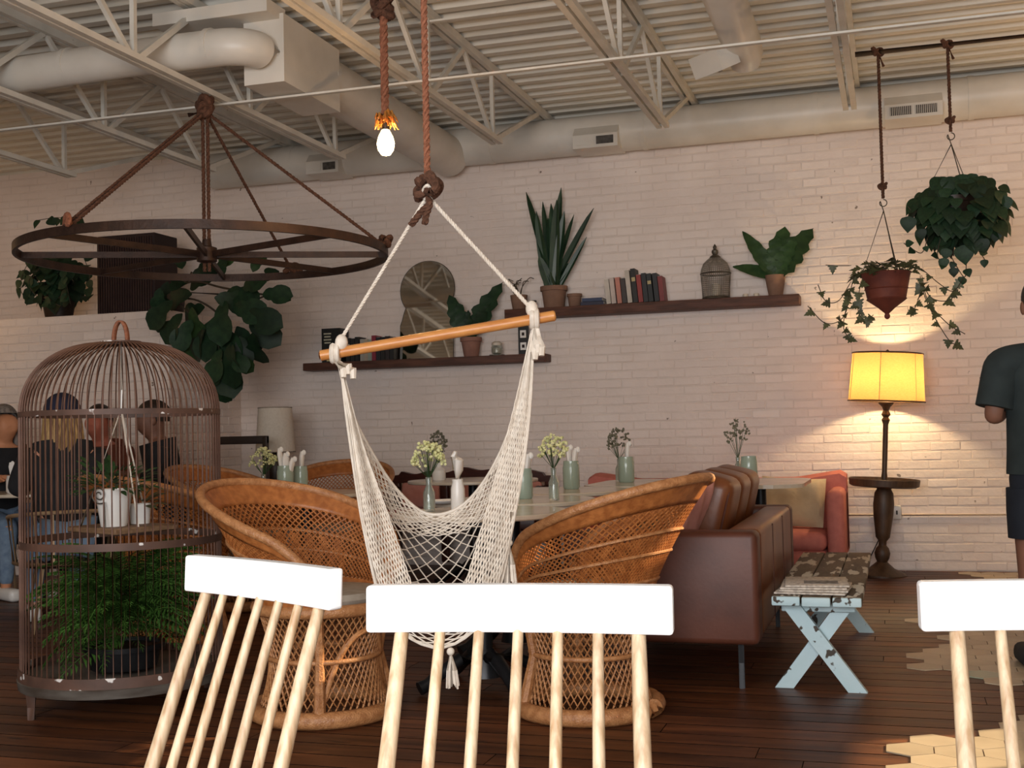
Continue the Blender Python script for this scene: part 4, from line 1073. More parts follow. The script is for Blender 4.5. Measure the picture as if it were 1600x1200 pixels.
# broad-leaf plant at the right end
xq = sx_(1212, 458); t = thing('broadleaf_plant', 'broad ruffled-leaf plant in a clay pot at the shelf right end', 'potted plant', (xq, WY - .11, TU))
pot(t, (xq, WY - .11, TU), .055, .078, .16, TERRA, False)
for x, y, w_ in ((1163, 364, .8), (1223, 356, 1.5), (1262, 360, 1.4), (1148, 415, .9), (1240, 412, 1.0), (1238, 375, 1.2), (1195, 420, .9), (1212, 372, 1.2)):
    p = Vector((xq, WY - .11, TU + .14)); q = onY(x, y, WY - .12 - R3.uniform(0, .08)); d = q - p
    leaf('nest', LEAFM, t, p, d + Vector((0, 0, .12*d.length)), (0, -1, .5), d.length*1.05, 'leaf', w_)
for k, px in enumerate((1165, 1182)):
    x = sx_(px, 462); MB().lathe([(.018, 0), (.022, .02), (.018, .028), (.001, .028)], (x, WY - .12, TU), 14).make('tealight', WAX, ('tiny tealight on the upper shelf just right of the lantern', 'tiny tealight on the upper shelf beside the broad-leaf pot')[k], 'candle')
# lower shelf
x = sx_(524, 560); t = thing('book', 'large thick black book with white lettering at the lower shelf left end', 'book', (x, WY - .11, TL))
BB_ = mat('black_cover', (.012, .012, .012), .5, (.02, .02, .02), 6)
MB().box((x, WY - .11, TL + .145), (.17, .17, .29)).build('cover', BB_, t, False); MB().box((x + .003, WY - .108, TL + .145), (.172, .160, .284)).build('pages', BB_, t, False)
for k in range(4): MB().box((x - .03, WY - .1958, TL + .245 - .026*k), (.07 - .012*(k % 2), .001, .012)).build('lettering', mat('cover_print', (.55, .52, .40), .7, (.45, .42, .3), 60), t, False)
MB().box((x - .015, WY - .1958, TL + .02), (.05, .001, .022)).build('emblem', mat('cover_gold', (.65, .55, .25), .5, (.5, .4, .2), 20), t, False)
LBK = [(549, 36, .014, .014, .014, 'black'), (556, 35, .02, .02, .018, 'charcoal'), (563, 37, .012, .014, .018, 'thick black'), (571, 33, .38, .35, .30, 'grey-white'), (577, 33, .42, .34, .26, 'tan'), (583, 32, .30, .34, .28, 'pale green'), (589, 38, .26, .03, .05, 'crimson'),
       (596, 35, .02, .025, .022, 'dark green'), (603, 35, .018, .018, .018, 'soot black'), (610, 36, .03, .02, .018, 'dark brown'), (617, 34, .014, .016, .02, 'blue-black')]
for i, (px, h, r, g, b, nm) in enumerate(LBK):
    x = sx_(px, 560); book(x, TL, .037, h*.0056, .15, (r, g, b), '%s book, %s after the big book on the lower shelf' % (nm, ORD[i]), 0, None, (.5, .45, .35) if i in (0, 5, 8) else None, 'books standing on the lower shelf')
# keyhole mirror leaning on the wall
mc = onY(667, 450, WY - .04); t = thing('keyhole_mirror', 'frameless keyhole-shaped mirror leaning on the wall above lower shelf', 'mirror', (mc.x, WY - .08, TL))
ol = []; Rm = .245; zc = onY(667, 452, WY - .05).z - TL
for i in range(41):
    a = D(-38) + D(256)*i/40; ol.append((Rm*math.cos(a), zc + Rm*math.sin(a)))
ol += [(-.21, zc - .20), (-.225, zc - .26), (-.24, zc - .30), (-.24, .0), (.24, .0), (.24, zc - .30), (.225, zc - .26), (.21, zc - .20)]
mm = MB(); n = len(ol); tl = D(5)
f3 = lambda x, z, o: (mc.x + x, WY - .085 + z*math.sin(tl) + o, TL + .002 + z*math.cos(tl))
mm.v = [f3(x, z, 0) for x, z in ol] + [f3(x, z, .012) for x, z in ol]
mm.f = [tuple(range(n))[::-1], tuple(range(n, 2*n))] + [(i, (i+1) % n, n + (i+1) % n, n + i) for i in range(n)]
mm.build('glass', MIRROR, t, False)
MB().tube([f3(x, z, .004) for x, z in ol], .005, 5, closed=True).build('edge', WIRE, t)
# fern-like plant
xf = sx_(737, 552); t = thing('nest_fern', 'two-leaved nest fern in a terracotta pot on the lower shelf', 'potted plant', (xf, WY - .12, TL))
pot(t, (xf, WY - .12, TL), .062, .085, .16, mat('pink_clay', (.30, .15, .11), .85, (.23, .11, .08), 9))
for x, y, w_ in ((700, 465, 1.2), (769, 445, 1.0), (712, 478, 1.1), (755, 478, 1.0), (728, 490, 1.0)):
    p = Vector((xf, WY - .15, TL + .14)); q = onY(x, y, WY - .24); d = q - p
    leaf('nest', LEAFD, t, p, d, (0, -1, .3), d.length*1.05, 'leaf', w_)
xj = sx_(777, 552); t = thing('candle_jar', 'squat glass jar with a pale lid on the lower shelf', 'jar', (xj, WY - .12, TL))
MB().lathe([(.06, 0), (.065, .008), (.02, .012), (.042, .02), (.048, .07), (.040, .085)], (xj, WY - .12, TL), 20).build('glass', GLASSC, t)
MB().lathe([(.040, .085), (.042, .105), (.025, .118), (.001, .12)], (xj, WY - .12, TL), 20).build('lid', WAX, t); MB().lathe([(.036, .022), (.04, .06), (.001, .06)], (xj, WY - .12, TL), 16).build('wax_fill', WAX, t)
xk = sx_(818, 550); t = thing('photo_frame', 'black two-photo frame at the right of the lower shelf', 'picture frame', (xk, WY - .10, TL))
MB().box((xk, WY - .10, TL + .12), (.085, .02, .24)).build('frame', BB_, t, False)
for z in (.07, .17):
    MB().box((xk, WY - .1115, TL + z), (.05, .003, .062)).build('photo', NAPKIN, t, False); MB().box((xk, WY - .1135, TL + z), (.022, .002, .026)).build('portrait', GRILLE, t, False)

# ================================================================ BIRDCAGE
CD = 5.16; cb = dep(190, 690, CD); cb.z = 0; CRd = .405
zb1 = dep(190, 646, CD).z; zb2 = .685; zb0 = .155; ztop = dep(190, 536, CD).z
t = thing('birdcage', 'tall round rusty birdcage with a domed top and plants inside', 'birdcage', cb)
bar_p = [(CRd, zb0), (CRd, zb2), (CRd, zb1)]
for i in range(1, 15):
    a = PI/2*i/14; e = 2/2.15
    rr_ = .075 + (CRd - .075)*math.cos(a)**e; bar_p.append((rr_, zb1 + (ztop - zb1)*math.sin(a)**e))
bmsh = MB().tube([(r_, 0, z) for r_, z in bar_p], .0031, 5).mesh('bar_wire')
for k in range(82):
    place('bar', bmsh, RUST, t, Matrix.Translation(cb) @ Matrix.Rotation(2*PI*(k + .3)/82, 4, 'Z'))
def hoopb(nm, z, hgt, r_=CRd, th=.004, m=RUSTB):
    return MB().lathe([(r_ - th, z - hgt/2), (r_ + th, z - hgt/2), (r_ + th, z + hgt/2), (r_ - th, z + hgt/2), (r_ - th, z - hgt/2)], cb, 56, cap=False).build(nm, m, t)
hoopb('upper_band', zb1, .022); hoopb('middle_band', zb2, .030); hoopb('foot_band', zb0 + .0, .05, CRd + .006)
MB().lathe([(.05, ztop - .006), (.085, ztop - .008), (.085, ztop + .008), (.05, ztop + .006)], cb, 24).build('top_ring', RUSTB, t)
MB().lathe([(.001, .10), (CRd + .01, .10), (CRd + .015, .135), (CRd - .01, .15), (.001, .13)], cb, 48).build('tray', mat('tray_wood', (.05, .035, .025), .7, (.10, .085, .07), 6, stretch=(1, 1, 4)), t)
hp = [cb + Vector((.03*math.cos(a)*1.0, .0, ztop + .005 + .085*math.sin(a))) for a in [PI*i/16 for i in range(17)]]
hh = MB()
for i, p in enumerate(hp): hh.v += [tuple(p + Vector((0, q, 0))) for q in (-.012, .012)]
hh.f = [(2*i, 2*i+2, 2*i+3, 2*i+1) for i in range(16)]
o = hh.build('handle', ROPE_R, t); sl = o.modifiers.new('thick', 'SOLIDIFY'); sl.thickness = .008
for k in range(4):
    a = PI/4 + k*PI/2 + .3; p = cb + Vector((math.cos(a), math.sin(a), 0))*(CRd - .01)
    MB().tube([p + Vector((0, 0, .12)), p + Vector((0, 0, .0))], [.022, .014], 8).build('leg', RUSTB, t)
for k in range(3):
    a = k*2*PI/3 + 1.52; MB().tube([cb + Vector((0, 0, zb1 + .02)), cb + Vector((.168*math.cos(a), .168*math.sin(a), .745))], .004, 5).build('shelf_cord', COTTON, t)
MB().tube([cb + Vector((0, 0, ztop)), cb + Vector((.004, 0, zb1 + .10)), cb + Vector((0, 0, zb1 + .02))], .004, 6).build('hook', PORC, t)
shz = .745
MB().rbox(cb + Vector((0, 0, shz - .012)), (.36, .30, .024), .004, 1, Matrix.Rotation(D(-22), 3, 'Z')).build('inner_shelf', mat('shelf_board', (.24, .14, .075), .7, (.16, .09, .045), 8, stretch=(1, 8, 8)), t)
# white pot on the little shelf, cup, and ferns
pc = dep(178, 800, CD - .08); pc.z = shz + .001
t = thing('potted_herb', 'leafy green plant in a white pot on the birdcage shelf', 'potted plant', pc)
pot(t, pc, .055, .075, .155, PORC, False)
for k in range(130):
    d = rnd_dir(-.05, .9); p = pc + Vector((d.x*.05, d.y*.05, .14)); e = R3.uniform(.3, 1)
    leaf('x', LEAFM, t, p + Vector((d.x*.12, d.y*.12, d.z*.12 + .02))*e, d, (0, -.3, 1), R3.uniform(.04, .075))
sw = MB()
for i in range(46):
    a = i*.34; r_ = .008 + .0009*i; sw.v and None
spi = [pc + Vector((-.01, -.085, .135)) + Vector((math.cos(a)*(.006 + .0028*a), 0, math.sin(a)*(.006 + .0028*a))) for a in [i*.3 for i in range(40)]]
MB().tube(spi + [pc + Vector((.02, -.085, .0))], .0028, 5).build('wire_scroll', WIRE, t)
kc = dep(219, 800, CD + .05); kc.z = shz + .001
t = thing('small_cup', 'small cream cup beside the white pot inside the birdcage', 'cup', kc); MB().lathe([(.04, 0), (.046, .085), (.042, .085), (.036, .01), (.001, .01)], kc, 20).build('body', PORC, t)
for k in range(26):
    d = rnd_dir(.1, .9); leaf('x', LEAFO, t, kc + Vector((0, 0, .07)) + d*.05, d, (0, -.3, 1), R3.uniform(.05, .08))
fm = MB()
for i in range(17):
    u = (i+.5)/17; y = u; z = .55*u - .62*u*u; w_ = .20*math.sin(PI*min(1, .12 + u*.9))
    for s in (-1, 1): fm.add([(0, y - .018, z), (s*w_*.55, y + .018, z - .012), (s*w_, y + .045, z - .05), (s*w_*.55, y - .020, z - .015)], [(0, 1, 2, 3)])
fm.tube([(0, u, .55*u - .62*u*u) for u in [i/8 for i in range(9)]], .006, 4)
fme = fm.mesh('frond_blade', False); fme.materials.append(FERN)
t = thing('fern', 'lush green fern filling the bottom of the birdcage', 'fern', (cb.x, cb.y, .14))
pot(t, (cb.x, cb.y, .151), .14, .16, .10, BLACKM)
for k in range(230):
    a = R3.uniform(0, 2*PI); el = R3.uniform(.0, 1.15); r0 = R3.uniform(0, .14); L = R3.uniform(.24, .335)
    d = Vector((math.cos(a), math.sin(a), 0)); mw = Matrix.Translation(cb + d*r0 + Vector((0, 0, el*.08 + .26 + R3.uniform(0, .22)))) @ Matrix.Rotation(a - PI/2, 4, 'Z') @ Matrix.Rotation(el*.8 - .35, 4, 'X') @ Matrix.Rotation(R3.uniform(-.5, .5), 4, 'Y') @ Matrix.Scale(L*(1 - r0), 4)
    place('frond', fme, None, t, mw)

# ================================================================ ON THE LEDGE
xsp0, xsp1 = onY(150, 420, 8.72).x, onY(241, 420, 8.72).x; spz = onY(195, 366, 8.72).z
t = thing('loudspeaker', 'dark brown loudspeaker box standing on the brick ledge', 'speaker', ((xsp0+xsp1)/2, 8.9, hz))
MB().rbox(((xsp0+xsp1)/2, 8.90, (hz+spz)/2), (xsp1-xsp0, .34, spz-hz), .01, 2).build('cabinet', GRILLE, t)
for k in range(22):
    MB().box((xsp0 + .03 + (xsp1-xsp0-.06)*k/21, 8.724, (hz+spz)/2), (.008, .012, spz-hz-.06)).build('grille_slat', mat('slat', (.05, .022, .018), .7, (.035, .015, .012), 20), t, False)
lpX = onY(92, 470, 8.9).x
t = thing('trailing_pothos', 'trailing dark green pothos on the ledge left of the speaker', 'potted plant', (lpX, 8.9, hz))
pot(t, (lpX, 8.9, hz), .11, .15, .24, DARKW)
cL = Vector((lpX, 8.85, hz + .40))
for i in range(150):
    d = rnd_dir(-.95, .95); p = cL + Vector((d.x*.25, d.y*.18, d.z*.26))*R3.uniform(.6, 1)
    leaf('heart', LEAFD, t, p, Vector((d.x*.6, d.y*.4 - .2, -.6 + R3.uniform(-.4, .5))), (d.x, d.y - .7, .35), R3.uniform(.08, .14))
for pts, nl in (([(50, 400), (35, 430), (33, 455), (45, 470)], 6), ([(60, 420), (45, 440), (60, 465), (95, 478)], 7), ([(100, 420), (105, 450), (110, 475)], 7), ([(130, 400), (140, 430), (138, 470)], 6), ([(55, 345), (90, 340), (125, 346)], 5)):
    vine(t, [onY(x, y, 8.46) for x, y in pts], LEAFD, 'heart', nl, .07, .12)
fx = onY(300, 470, 8.75)
t = thing('fiddle_leaf_fig', 'large fiddle-leaf fig drooping over the end of the ledge', 'potted plant', (hx - .13, 8.75, hz))
pot(t, (hx - .13, 8.75, hz + .001), .09, .11, .20, DARKW)
root = Vector((hx - .13, 8.75, hz + .18))
FY = 8.36
FL = [(262, 440, -8, 30, 40), (285, 420, -4, -26, 34), (300, 435, 20, -12, 40), (340, 425, 14, -22, 34), (350, 430, -6, -22, 30), (395, 425, 8, -20, 32), (415, 440, 10, -18, 30), (410, 460, 40, -2, 42), (430, 458, 22, 8, 30),
      (270, 470, -25, 22, 48), (285, 490, -22, 26, 48), (300, 500, -20, 30, 46), (320, 480, -34, 14, 52), (335, 465, 34, 6, 52), (355, 455, 40, 10, 52), (365, 480, 40, 8, 54), (385, 490, 40, 14, 56), (390, 500, 30, 26, 54),
      (330, 500, -12, 36, 56), (345, 510, -14, 36, 58), (350, 500, 4, 40, 60), (320, 515, -20, 34, 50), (310, 520, -14, 32, 44), (370, 510, 20, 34, 52), (395, 520, 4, 40, 52), (375, 525, 6, 36, 42), (345, 545, -14, 32, 46),
      (340, 560, -10, 26, 40), (350, 560, 6, 40, 58), (358, 585, -12, 34, 46), (365, 550, 16, 26, 36), (372, 560, 22, 22, 32), (345, 590, 2, 30, 40), (268, 455, 12, -18, 36), (250, 450, -4, 34, 34), (330, 440, -30, -4, 46), (300, 460, -36, 6, 50), (258, 480, -16, 30, 40), (380, 450, 26, -14, 40), (352, 470, -10, 34, 60), (362, 535, -6, 40, 60), (300, 480, 6, 40, 52)]
for x, y, dx, dy, L in FL:
    yy = FY - R3.uniform(-.02, .2); p = onY(x, y, yy); d = onY(x + dx, y + dy, yy - R3.uniform(-.12, .12)) - p
    leaf('fig', LEAFD if R3.random() < .8 else LEAFM, t, p, d, (R3.uniform(-.3, .5), -1, R3.uniform(0, .5)), L*.0050*1.15)
for pts in ([(262, 462), (300, 440), (350, 450), (410, 460)], [(262, 465), (310, 470), (350, 500), (366, 540), (362, 590)], [(264, 464), (290, 440), (300, 425)], [(350, 460), (390, 470), (430, 455)], [(262, 465), (285, 480), (320, 510)]):
    MB().tube([root] + bez(*[onY(x, y, FY - .03) for x, y in pts], n=6), .008, 6).build('branch', STEM, t)

# ================================================================ LEFT BACKGROUND
ly = 8.85; lx = onY(430, 670, ly).x; zs0, zs1 = onY(430, 706, ly).z, onY(430, 637, ly).z
t = thing('side_table', 'small dark side table under the white table lamp', 'table', (lx, ly, 0))
MB().lathe([(.22, .60), (.22, .625), (.001, .625)], (lx, ly, 0), 24).build('top', DARKW, t); MB().lathe([(.03, .02), (.03, .60)], (lx, ly, 0), 12).build('column', DARKW, t); MB().lathe([(.17, 0), (.17, .02), (.03, .03)], (lx, ly, 0), 24).build('foot', DARKW, t)
t = thing('table_lamp', 'table lamp with a plain white tapered shade, unlit', 'table lamp', (lx, ly, .625))
MB().lathe([(.08, 0), (.085, .02), (.05, .04), (.065, .14), (.075, .22), (.06, .30), (.03, .35), (.012, .37), (.012, zs0 - .62)], (lx, ly, .625), 20).build('base', DARKW, t)
sh = MB().lathe([(.160, zs0), (.135, zs1)], (lx, ly, 0), 40, cap=False).build('shade', SHADE_OFF, t)
for r_, z in ((.161, zs0), (.136, zs1)): MB().tube([(lx + r_*math.cos(2*PI*i/36), ly + r_*math.sin(2*PI*i/36), z) for i in range(36)], .004, 5, closed=True).build('trim', SEATP, sh)
fyy = 8.40; fa, fb = onY(338, 690, fyy), onY(415, 690, fyy); zt = onY(370, 682, fyy).z
t = thing('open_back_chair', 'dark wooden chair with an open square back left of table lamp', 'chair', ((fa.x+fb.x)/2, fyy, 0))
for x in (fa.x, fb.x): MB().rbox((x, fyy, zt/2), (.04, .04, zt), .006).build('back_post', DARKW, t)
MB().rbox(((fa.x+fb.x)/2, fyy, zt - .03), (fb.x-fa.x + .04, .035, .062), .006).build('top_rail', DARKW, t); MB().rbox(((fa.x+fb.x)/2, fyy, .56), (fb.x-fa.x, .03, .05), .006).build('lower_rail', DARKW, t)
MB().rbox(((fa.x+fb.x)/2, fyy - .2, .44), (fb.x-fa.x + .04, .42, .045), .012).build('seat', DARKW, t)
for x in (fa.x, fb.x): MB().rbox((x, fyy - .38, .21), (.035, .035, .42), .005).build('front_leg', DARKW, t)

# ================================================================ ON THE TABLES
TZ = .7605
def jar(px, py, Y, label, wd=.11, hgt=.17, napkins=2, m=GLASSG):
    c = onY(px, py, Y); c.z = TZ; t = thing('cutlery_jar', label, 'jar', c, 0, 'jars of napkin-wrapped cutlery')
    r_ = wd/2
    MB().lathe([(r_*.86, 0), (r_, .012), (r_, hgt*.78), (r_*.93, hgt*.86), (r_*.90, hgt), (r_*.84, hgt), (r_*.86, hgt*.86), (r_*.93, hgt*.76), (r_*.93, .014), (.001, .012)], c, 24).build('glass', m, t)
    for k in range(napkins):
        a = (k - (napkins-1)/2)*.9; b = R3.uniform(-.15, .15)
        p0 = c + Vector((a*.010, b*.02, .02)); p1 = c + Vector((a*.05 + .01, b*.06, hgt + .085 + .02*R3.random() - .025*k)); mb = MB()
        mb.tube([p0, p0.lerp(p1, .5), p0.lerp(p1, .85), p1], [.014, .019, .024, .014], 9, flat=.7)
        q = p1 + Vector((.012, 0, -.008)); mb.ball(q, .015, 6, (1, .7, 1.2)); mb.build('napkin', NAPKIN, t)
    return t
jar(818, 780, 5.95, 'green jar of napkin rolls on the table behind the hammock right edge', .098, .155)
jar(893, 763, 6.92, 'green jar of napkin rolls right of the flower vase, middle table', .098, .165, 2)
jar(979, 752, 7.75, 'green jar of napkin rolls on the left end of the oblong table', .105, .165, 1)
jar(1171, 752, 7.80, 'green jar without napkins on the right end of the oblong table', .105, .155, 0)
jar(446, 770, 6.62, 'pale jar stuffed with white napkins on the left round table', .10, .17, 3)
jar(470, 765, 6.80, 'pale jar with one napkin behind the stuffed jar, left table', .09, .16, 1)
c = dep(714, 790, 5.0); c = onZ(716, 800, TZ); t = thing('milk_bottle', 'white ceramic bottle with a napkin on the table behind hammock', 'bottle', c)
MB().lathe([(.028, 0), (.032, .01), (.030, .10), (.023, .13), (.025, .142), (.001, .142)], c, 20).build('bottle', PORC, t)
nb = MB(); nb.tube([c + Vector((0, 0, .13)), c + Vector((.006, 0, .18)), c + Vector((.008, 0, .225)), c + Vector((.012, 0, .23))], [.018, .034, .036, .03], 9, flat=.5)
nb.tube([c + Vector((-.01, 0, .18)), c + Vector((-.016, 0, .24)), c + Vector((-.006, 0, .262))], [.018, .022, .012], 8, flat=.6); nb.build('napkin', NAPKIN, t)
c = onZ(706, 790, TZ) + Vector((-.09, .12, 0)); MB().lathe([(.04, 0), (.075, .008), (.085, .018), (.083, .020), (.07, .011), (.001, .008)], c, 28).make('small_plate', PORC, 'small white plate on the table behind the hammock', 'plate')
def flowers(px, py, Y, label, hgt=.15, spread=.075, n=60, up=.13, m=FLOWER, r_=.026, glass=GLASSC, fs=.0075):
    c = onY(px, py, Y); c.z = TZ; t = thing('flower_vase', label, 'vase', c, 0, 'small vases of flowers on the tables')
    MB().lathe([(r_*.9, 0), (r_, .008), (r_, hgt*.55), (r_*.5, hgt*.75), (r_*.55, hgt), (r_*.45, hgt), (r_*.40, hgt*.75), (r_*.88, hgt*.53), (r_*.88, .01), (.001, .01)], c, 20).build('glass', glass, t)
    st = MB(); heads = MB()
    for k in range(n):
        d = rnd_dir(-.2, 1); e = c + Vector((d.x*spread, d.y*spread, hgt + up*.55 + d.z*up*.6))
        if k % 3 == 0: st.tube([c + Vector((0, 0, .015)), c + Vector((d.x*.006, d.y*.006, hgt)), e], .0012, 4)
        for q in range(2): heads.ball(e + Vector((R3.uniform(-.012, .012), R3.uniform(-.012, .012), R3.uniform(-.012, .012))), fs*R3.uniform(.7, 1.2), 4)
    stuff(st.build('stems', LEAFM, t)); stuff(heads.build('blossoms', m, t)); return t
DRY = mat('dry_flower', (.22, .21, .14), .9, (.15, .14, .10), 30, vary=.1)
flowers(671, 803, 5.02, 'bottle of yellow-white baby breath flowers seen above the hammock edge', .15, .068, 75, .13)
flowers(866, 781, 5.80, 'clear vase of pale yellow flowers between the two green jars', .16, .065, 70, .14)
flowers(968, 750, 7.88, 'vase of dull grey-green flowers behind the left oblong table jar', .15, .07, 60, .17, DRY)
flowers(1154, 752, 7.90, 'vase of thin grey-green flowers at the right oblong table jar', .15, .07, 40, .22, DRY)
flowers(412, 770, 6.55, 'vase of small cream flowers on the left round table', .12, .07, 60, .13)
flowers(686, 752, 8.36, 'dark green posy in a pale pot before the carved settee', .13, .06, 70, .20, DRY, .05, PORC)

# ================================================================ PEOPLE
def skin_mesh(name, J, edges, m, parent, root, sub=2):
    me = bpy.data.meshes.new(name); bm = bmesh.new(); lay = bm.verts.layers.skin.verify(); V = {}
    for k, (p, r_) in J.items():
        v = bm.verts.new(p); r2 = r_ if isinstance(r_, tuple) else (r_, r_); v[lay].radius = r2; v[lay].use_root = (k == root); V[k] = v
    for a, b in edges: bm.edges.new((V[a], V[b]))
    bm.to_mesh(me); bm.free(); o = link(name, me, m, parent)
    o.modifiers.new('skin', 'SKIN').use_smooth_shade = True
    ss = o.modifiers.new('sub', 'SUBSURF'); ss.levels = 1; ss.render_levels = sub
    return o
def hand(J, E_, s, w_, e_, tag_, open_=False):
    """palm, four fingers and a thumb from wrist w_ along the direction e_ (unit)"""
    d = Vector(e_).normalized(); side = d.cross(Vector((0, 0, 1))); side = side.normalized() if side.length > .1 else Vector((1, 0, 0))
    nrm = side.cross(d); palm = Vector(w_) + d*.075
    J['palm'+tag_] = (tuple(palm), (.036, .018)); E_.append(('wrist'+tag_, 'palm'+tag_))
    for k, (o_, L) in enumerate(((-.026, .062), (-.009, .072), (.009, .068), (.025, .055))):
        a = palm + side*o_ + d*.025; b = a + d*L*.55 - nrm*.010; c = b + d*L*.35 - nrm*.028
        J['f%d0%s' % (k, tag_)] = (tuple(a), .0095); J['f%d1%s' % (k, tag_)] = (tuple(b), .0085); J['f%d2%s' % (k, tag_)] = (tuple(c), .0075)
        E_ += [('palm'+tag_, 'f%d0%s' % (k, tag_)), ('f%d0%s' % (k, tag_), 'f%d1%s' % (k, tag_)), ('f%d1%s' % (k, tag_), 'f%d2%s' % (k, tag_))]
    a = Vector(w_) + d*.04 + side*(-.04*s) - nrm*.01; b = a + d*.035 + side*(-.012*s) - nrm*.015
    J['t0'+tag_] = (tuple(a), .011); J['t1'+tag_] = (tuple(b), .009); E_ += [('wrist'+tag_, 't0'+tag_), ('t0'+tag_, 't1'+tag_)]
def face(parent, hc, m_eye, skin):
    for s in (-1, 1):
        MB().ball(anc(parent) + Vector(hc) + Vector((s*.034, -.098, .0)), .0125, 8).build('eye', m_eye, parent)
        MB().ball(anc(parent) + Vector(hc) + Vector((s*.094, .010, -.015)), .026, 8, (.45, .8, 1.25)).build('ear', skin, parent)
    MB().tube([anc(parent) + Vector(hc) + Vector((q*.022, -.101 + abs(q)*.006, -.066)) for q in (-1, 0, 1)], .006, 6).build('mouth', PINKP, parent)
def loft(mb, secs, cx=0, n=28):
    vs = [(cx + rx_*math.cos(2*PI*k/n), cy_ + ry_*math.sin(2*PI*k/n), z) for z, rx_, ry_, cy_ in secs for k in range(n)]
    fs = [(i*n + k, i*n + (k+1) % n, (i+1)*n + (k+1) % n, (i+1)*n + k) for i in range(len(secs)-1) for k in range(n)]
    return mb.add(vs, fs + [tuple(range(n)), tuple((len(secs)-1)*n + k for k in range(n))])
def person(label, loc, rz, seated, skin, top, bottom, hair, hstyle, cap=None, armpose='table', lean=0):
    t = thing('person', label, 'person', (0, 0, 0))
    J = {}; E_ = []
    if seated: zh = .53; hipy = .02
    else: zh = .90; hipy = 0
    tz = lambda q: zh + q
    ly_ = lambda q: -lean*q
    J['pelvis'] = ((0, hipy, tz(.02)), (.155, .115)); J['belly'] = ((0, hipy + ly_(.2), tz(.20)), (.140, .105)); J['chest'] = ((0, hipy + ly_(.4) + .01, tz(.40)), (.165, .115)); J['upper'] = ((0, hipy + ly_(.5), tz(.50)), (.12, .085))
    J['neck'] = ((0, hipy + ly_(.58) - .01, tz(.585)), .055); J['jaw'] = ((0, hipy + ly_(.66) - .035, tz(.655)), (.082, .098)); J['head'] = ((0, hipy + ly_(.72) - .02, tz(.735)), (.104, .128)); J['crown'] = ((0, hipy + ly_(.78) - .01, tz(.80)), (.088, .108))
    J['nose'] = ((0, hipy + ly_(.72) - .130, tz(.690)), .016)
    E_ += [('pelvis', 'belly'), ('belly', 'chest'), ('chest', 'upper'), ('upper', 'neck'), ('neck', 'jaw'), ('jaw', 'head'), ('head', 'crown'), ('head', 'nose')]
    for s, g in ((-1, 'L'), (1, 'R')):
        sh_ = (s*.185, hipy + ly_(.48), tz(.475))
        if armpose == 'table': el = (s*.255, hipy + ly_(.2) - .08, tz(.295)); wr = (s*.14, hipy + ly_(.2) - .33, tz(.325))
        elif armpose == 'phone': el = (s*.245, hipy + .02, tz(.215)); wr = (s*.13, hipy - .22, tz(.27))
        else: el = (s*.23, hipy + .03, tz(.19)); wr = (s*.25, hipy - .03, tz(-.04))
        J['sho'+g] = (sh_, .064); J['bic'+g] = (tuple((Vector(sh_)*.55 + Vector(el)*.45)), .052); J['elb'+g] = (el, .042); J['fore'+g] = (tuple(Vector(el)*.65 + Vector(wr)*.35), .041); J['wrist'+g] = (wr, .029)
        E_ += [('upper', 'sho'+g), ('sho'+g, 'bic'+g), ('bic'+g, 'elb'+g), ('elb'+g, 'fore'+g), ('fore'+g, 'wrist'+g)]
        hand(J, E_, s, wr, Vector(wr) - Vector(el), g)
        J['hip'+g] = ((s*.092, hipy, tz(.01 if seated else -.03)), .085 if seated else .095)
        if seated: kn = (s*.125, hipy - .44, .52); an = (s*.13, hipy - .40, .095); mid = (s*.11, hipy - .22, .53)
        else: kn = (s*.105, hipy - .015, .49); an = (s*.11, hipy + .02, .085); mid = (s*.10, 0, .70)
        J['thigh'+g] = (mid, .082); J['knee'+g] = (kn, .060); J['calf'+g] = (tuple(Vector(kn)*.7 + Vector(an)*.3 + Vector((0, .012, 0))), .056); J['ank'+g] = (an, .038); J['heel'+g] = ((an[0], an[1] + .02, .045), .036); J['toe'+g] = ((an[0] + s*.02, an[1] - .15, .038), (.042, .030))
        E_ += [('pelvis', 'hip'+g), ('hip'+g, 'thigh'+g), ('thigh'+g, 'knee'+g), ('knee'+g, 'calf'+g), ('calf'+g, 'ank'+g), ('ank'+g, 'heel'+g), ('heel'+g, 'toe'+g)]
    if not seated:
        J['upper'] = ((0, 0, tz(.465)), (.085, .065)); J['chest'] = (J['chest'][0], (.14, .10))
        for g in 'LR': J['sho'+g] = (J['sho'+g][0], .050)
    skin_mesh('body', J, E_, skin, t, 'pelvis')
    def clothes(name, keys, m, grow, mod=None):
        K = {k: (J[k][0], tuple(q + grow for q in (J[k][1] if isinstance(J[k][1], tuple) else (J[k][1],)*2))) for k in keys}
        if mod: K.update(mod)
        skin_mesh(name, K, [e for e in E_ if e[0] in K and e[1] in K], m, t, 'chest' if 'chest' in K else 'pelvis')
    if seated or armpose != 'phone': ak = [k + g for g in 'LR' for k in ('sho', 'bic', 'elb', 'fore')]
    else: ak = [k + g for g in 'LR' for k in ('sho', 'bic')]
    mod = {'pelvis': ((0, hipy, tz(.02)), (.178, .135)), 'belly': ((0, hipy + ly_(.2), tz(.20)), (.172, .128)), 'chest': (J['chest'][0], (.188, .135))} if not seated else None
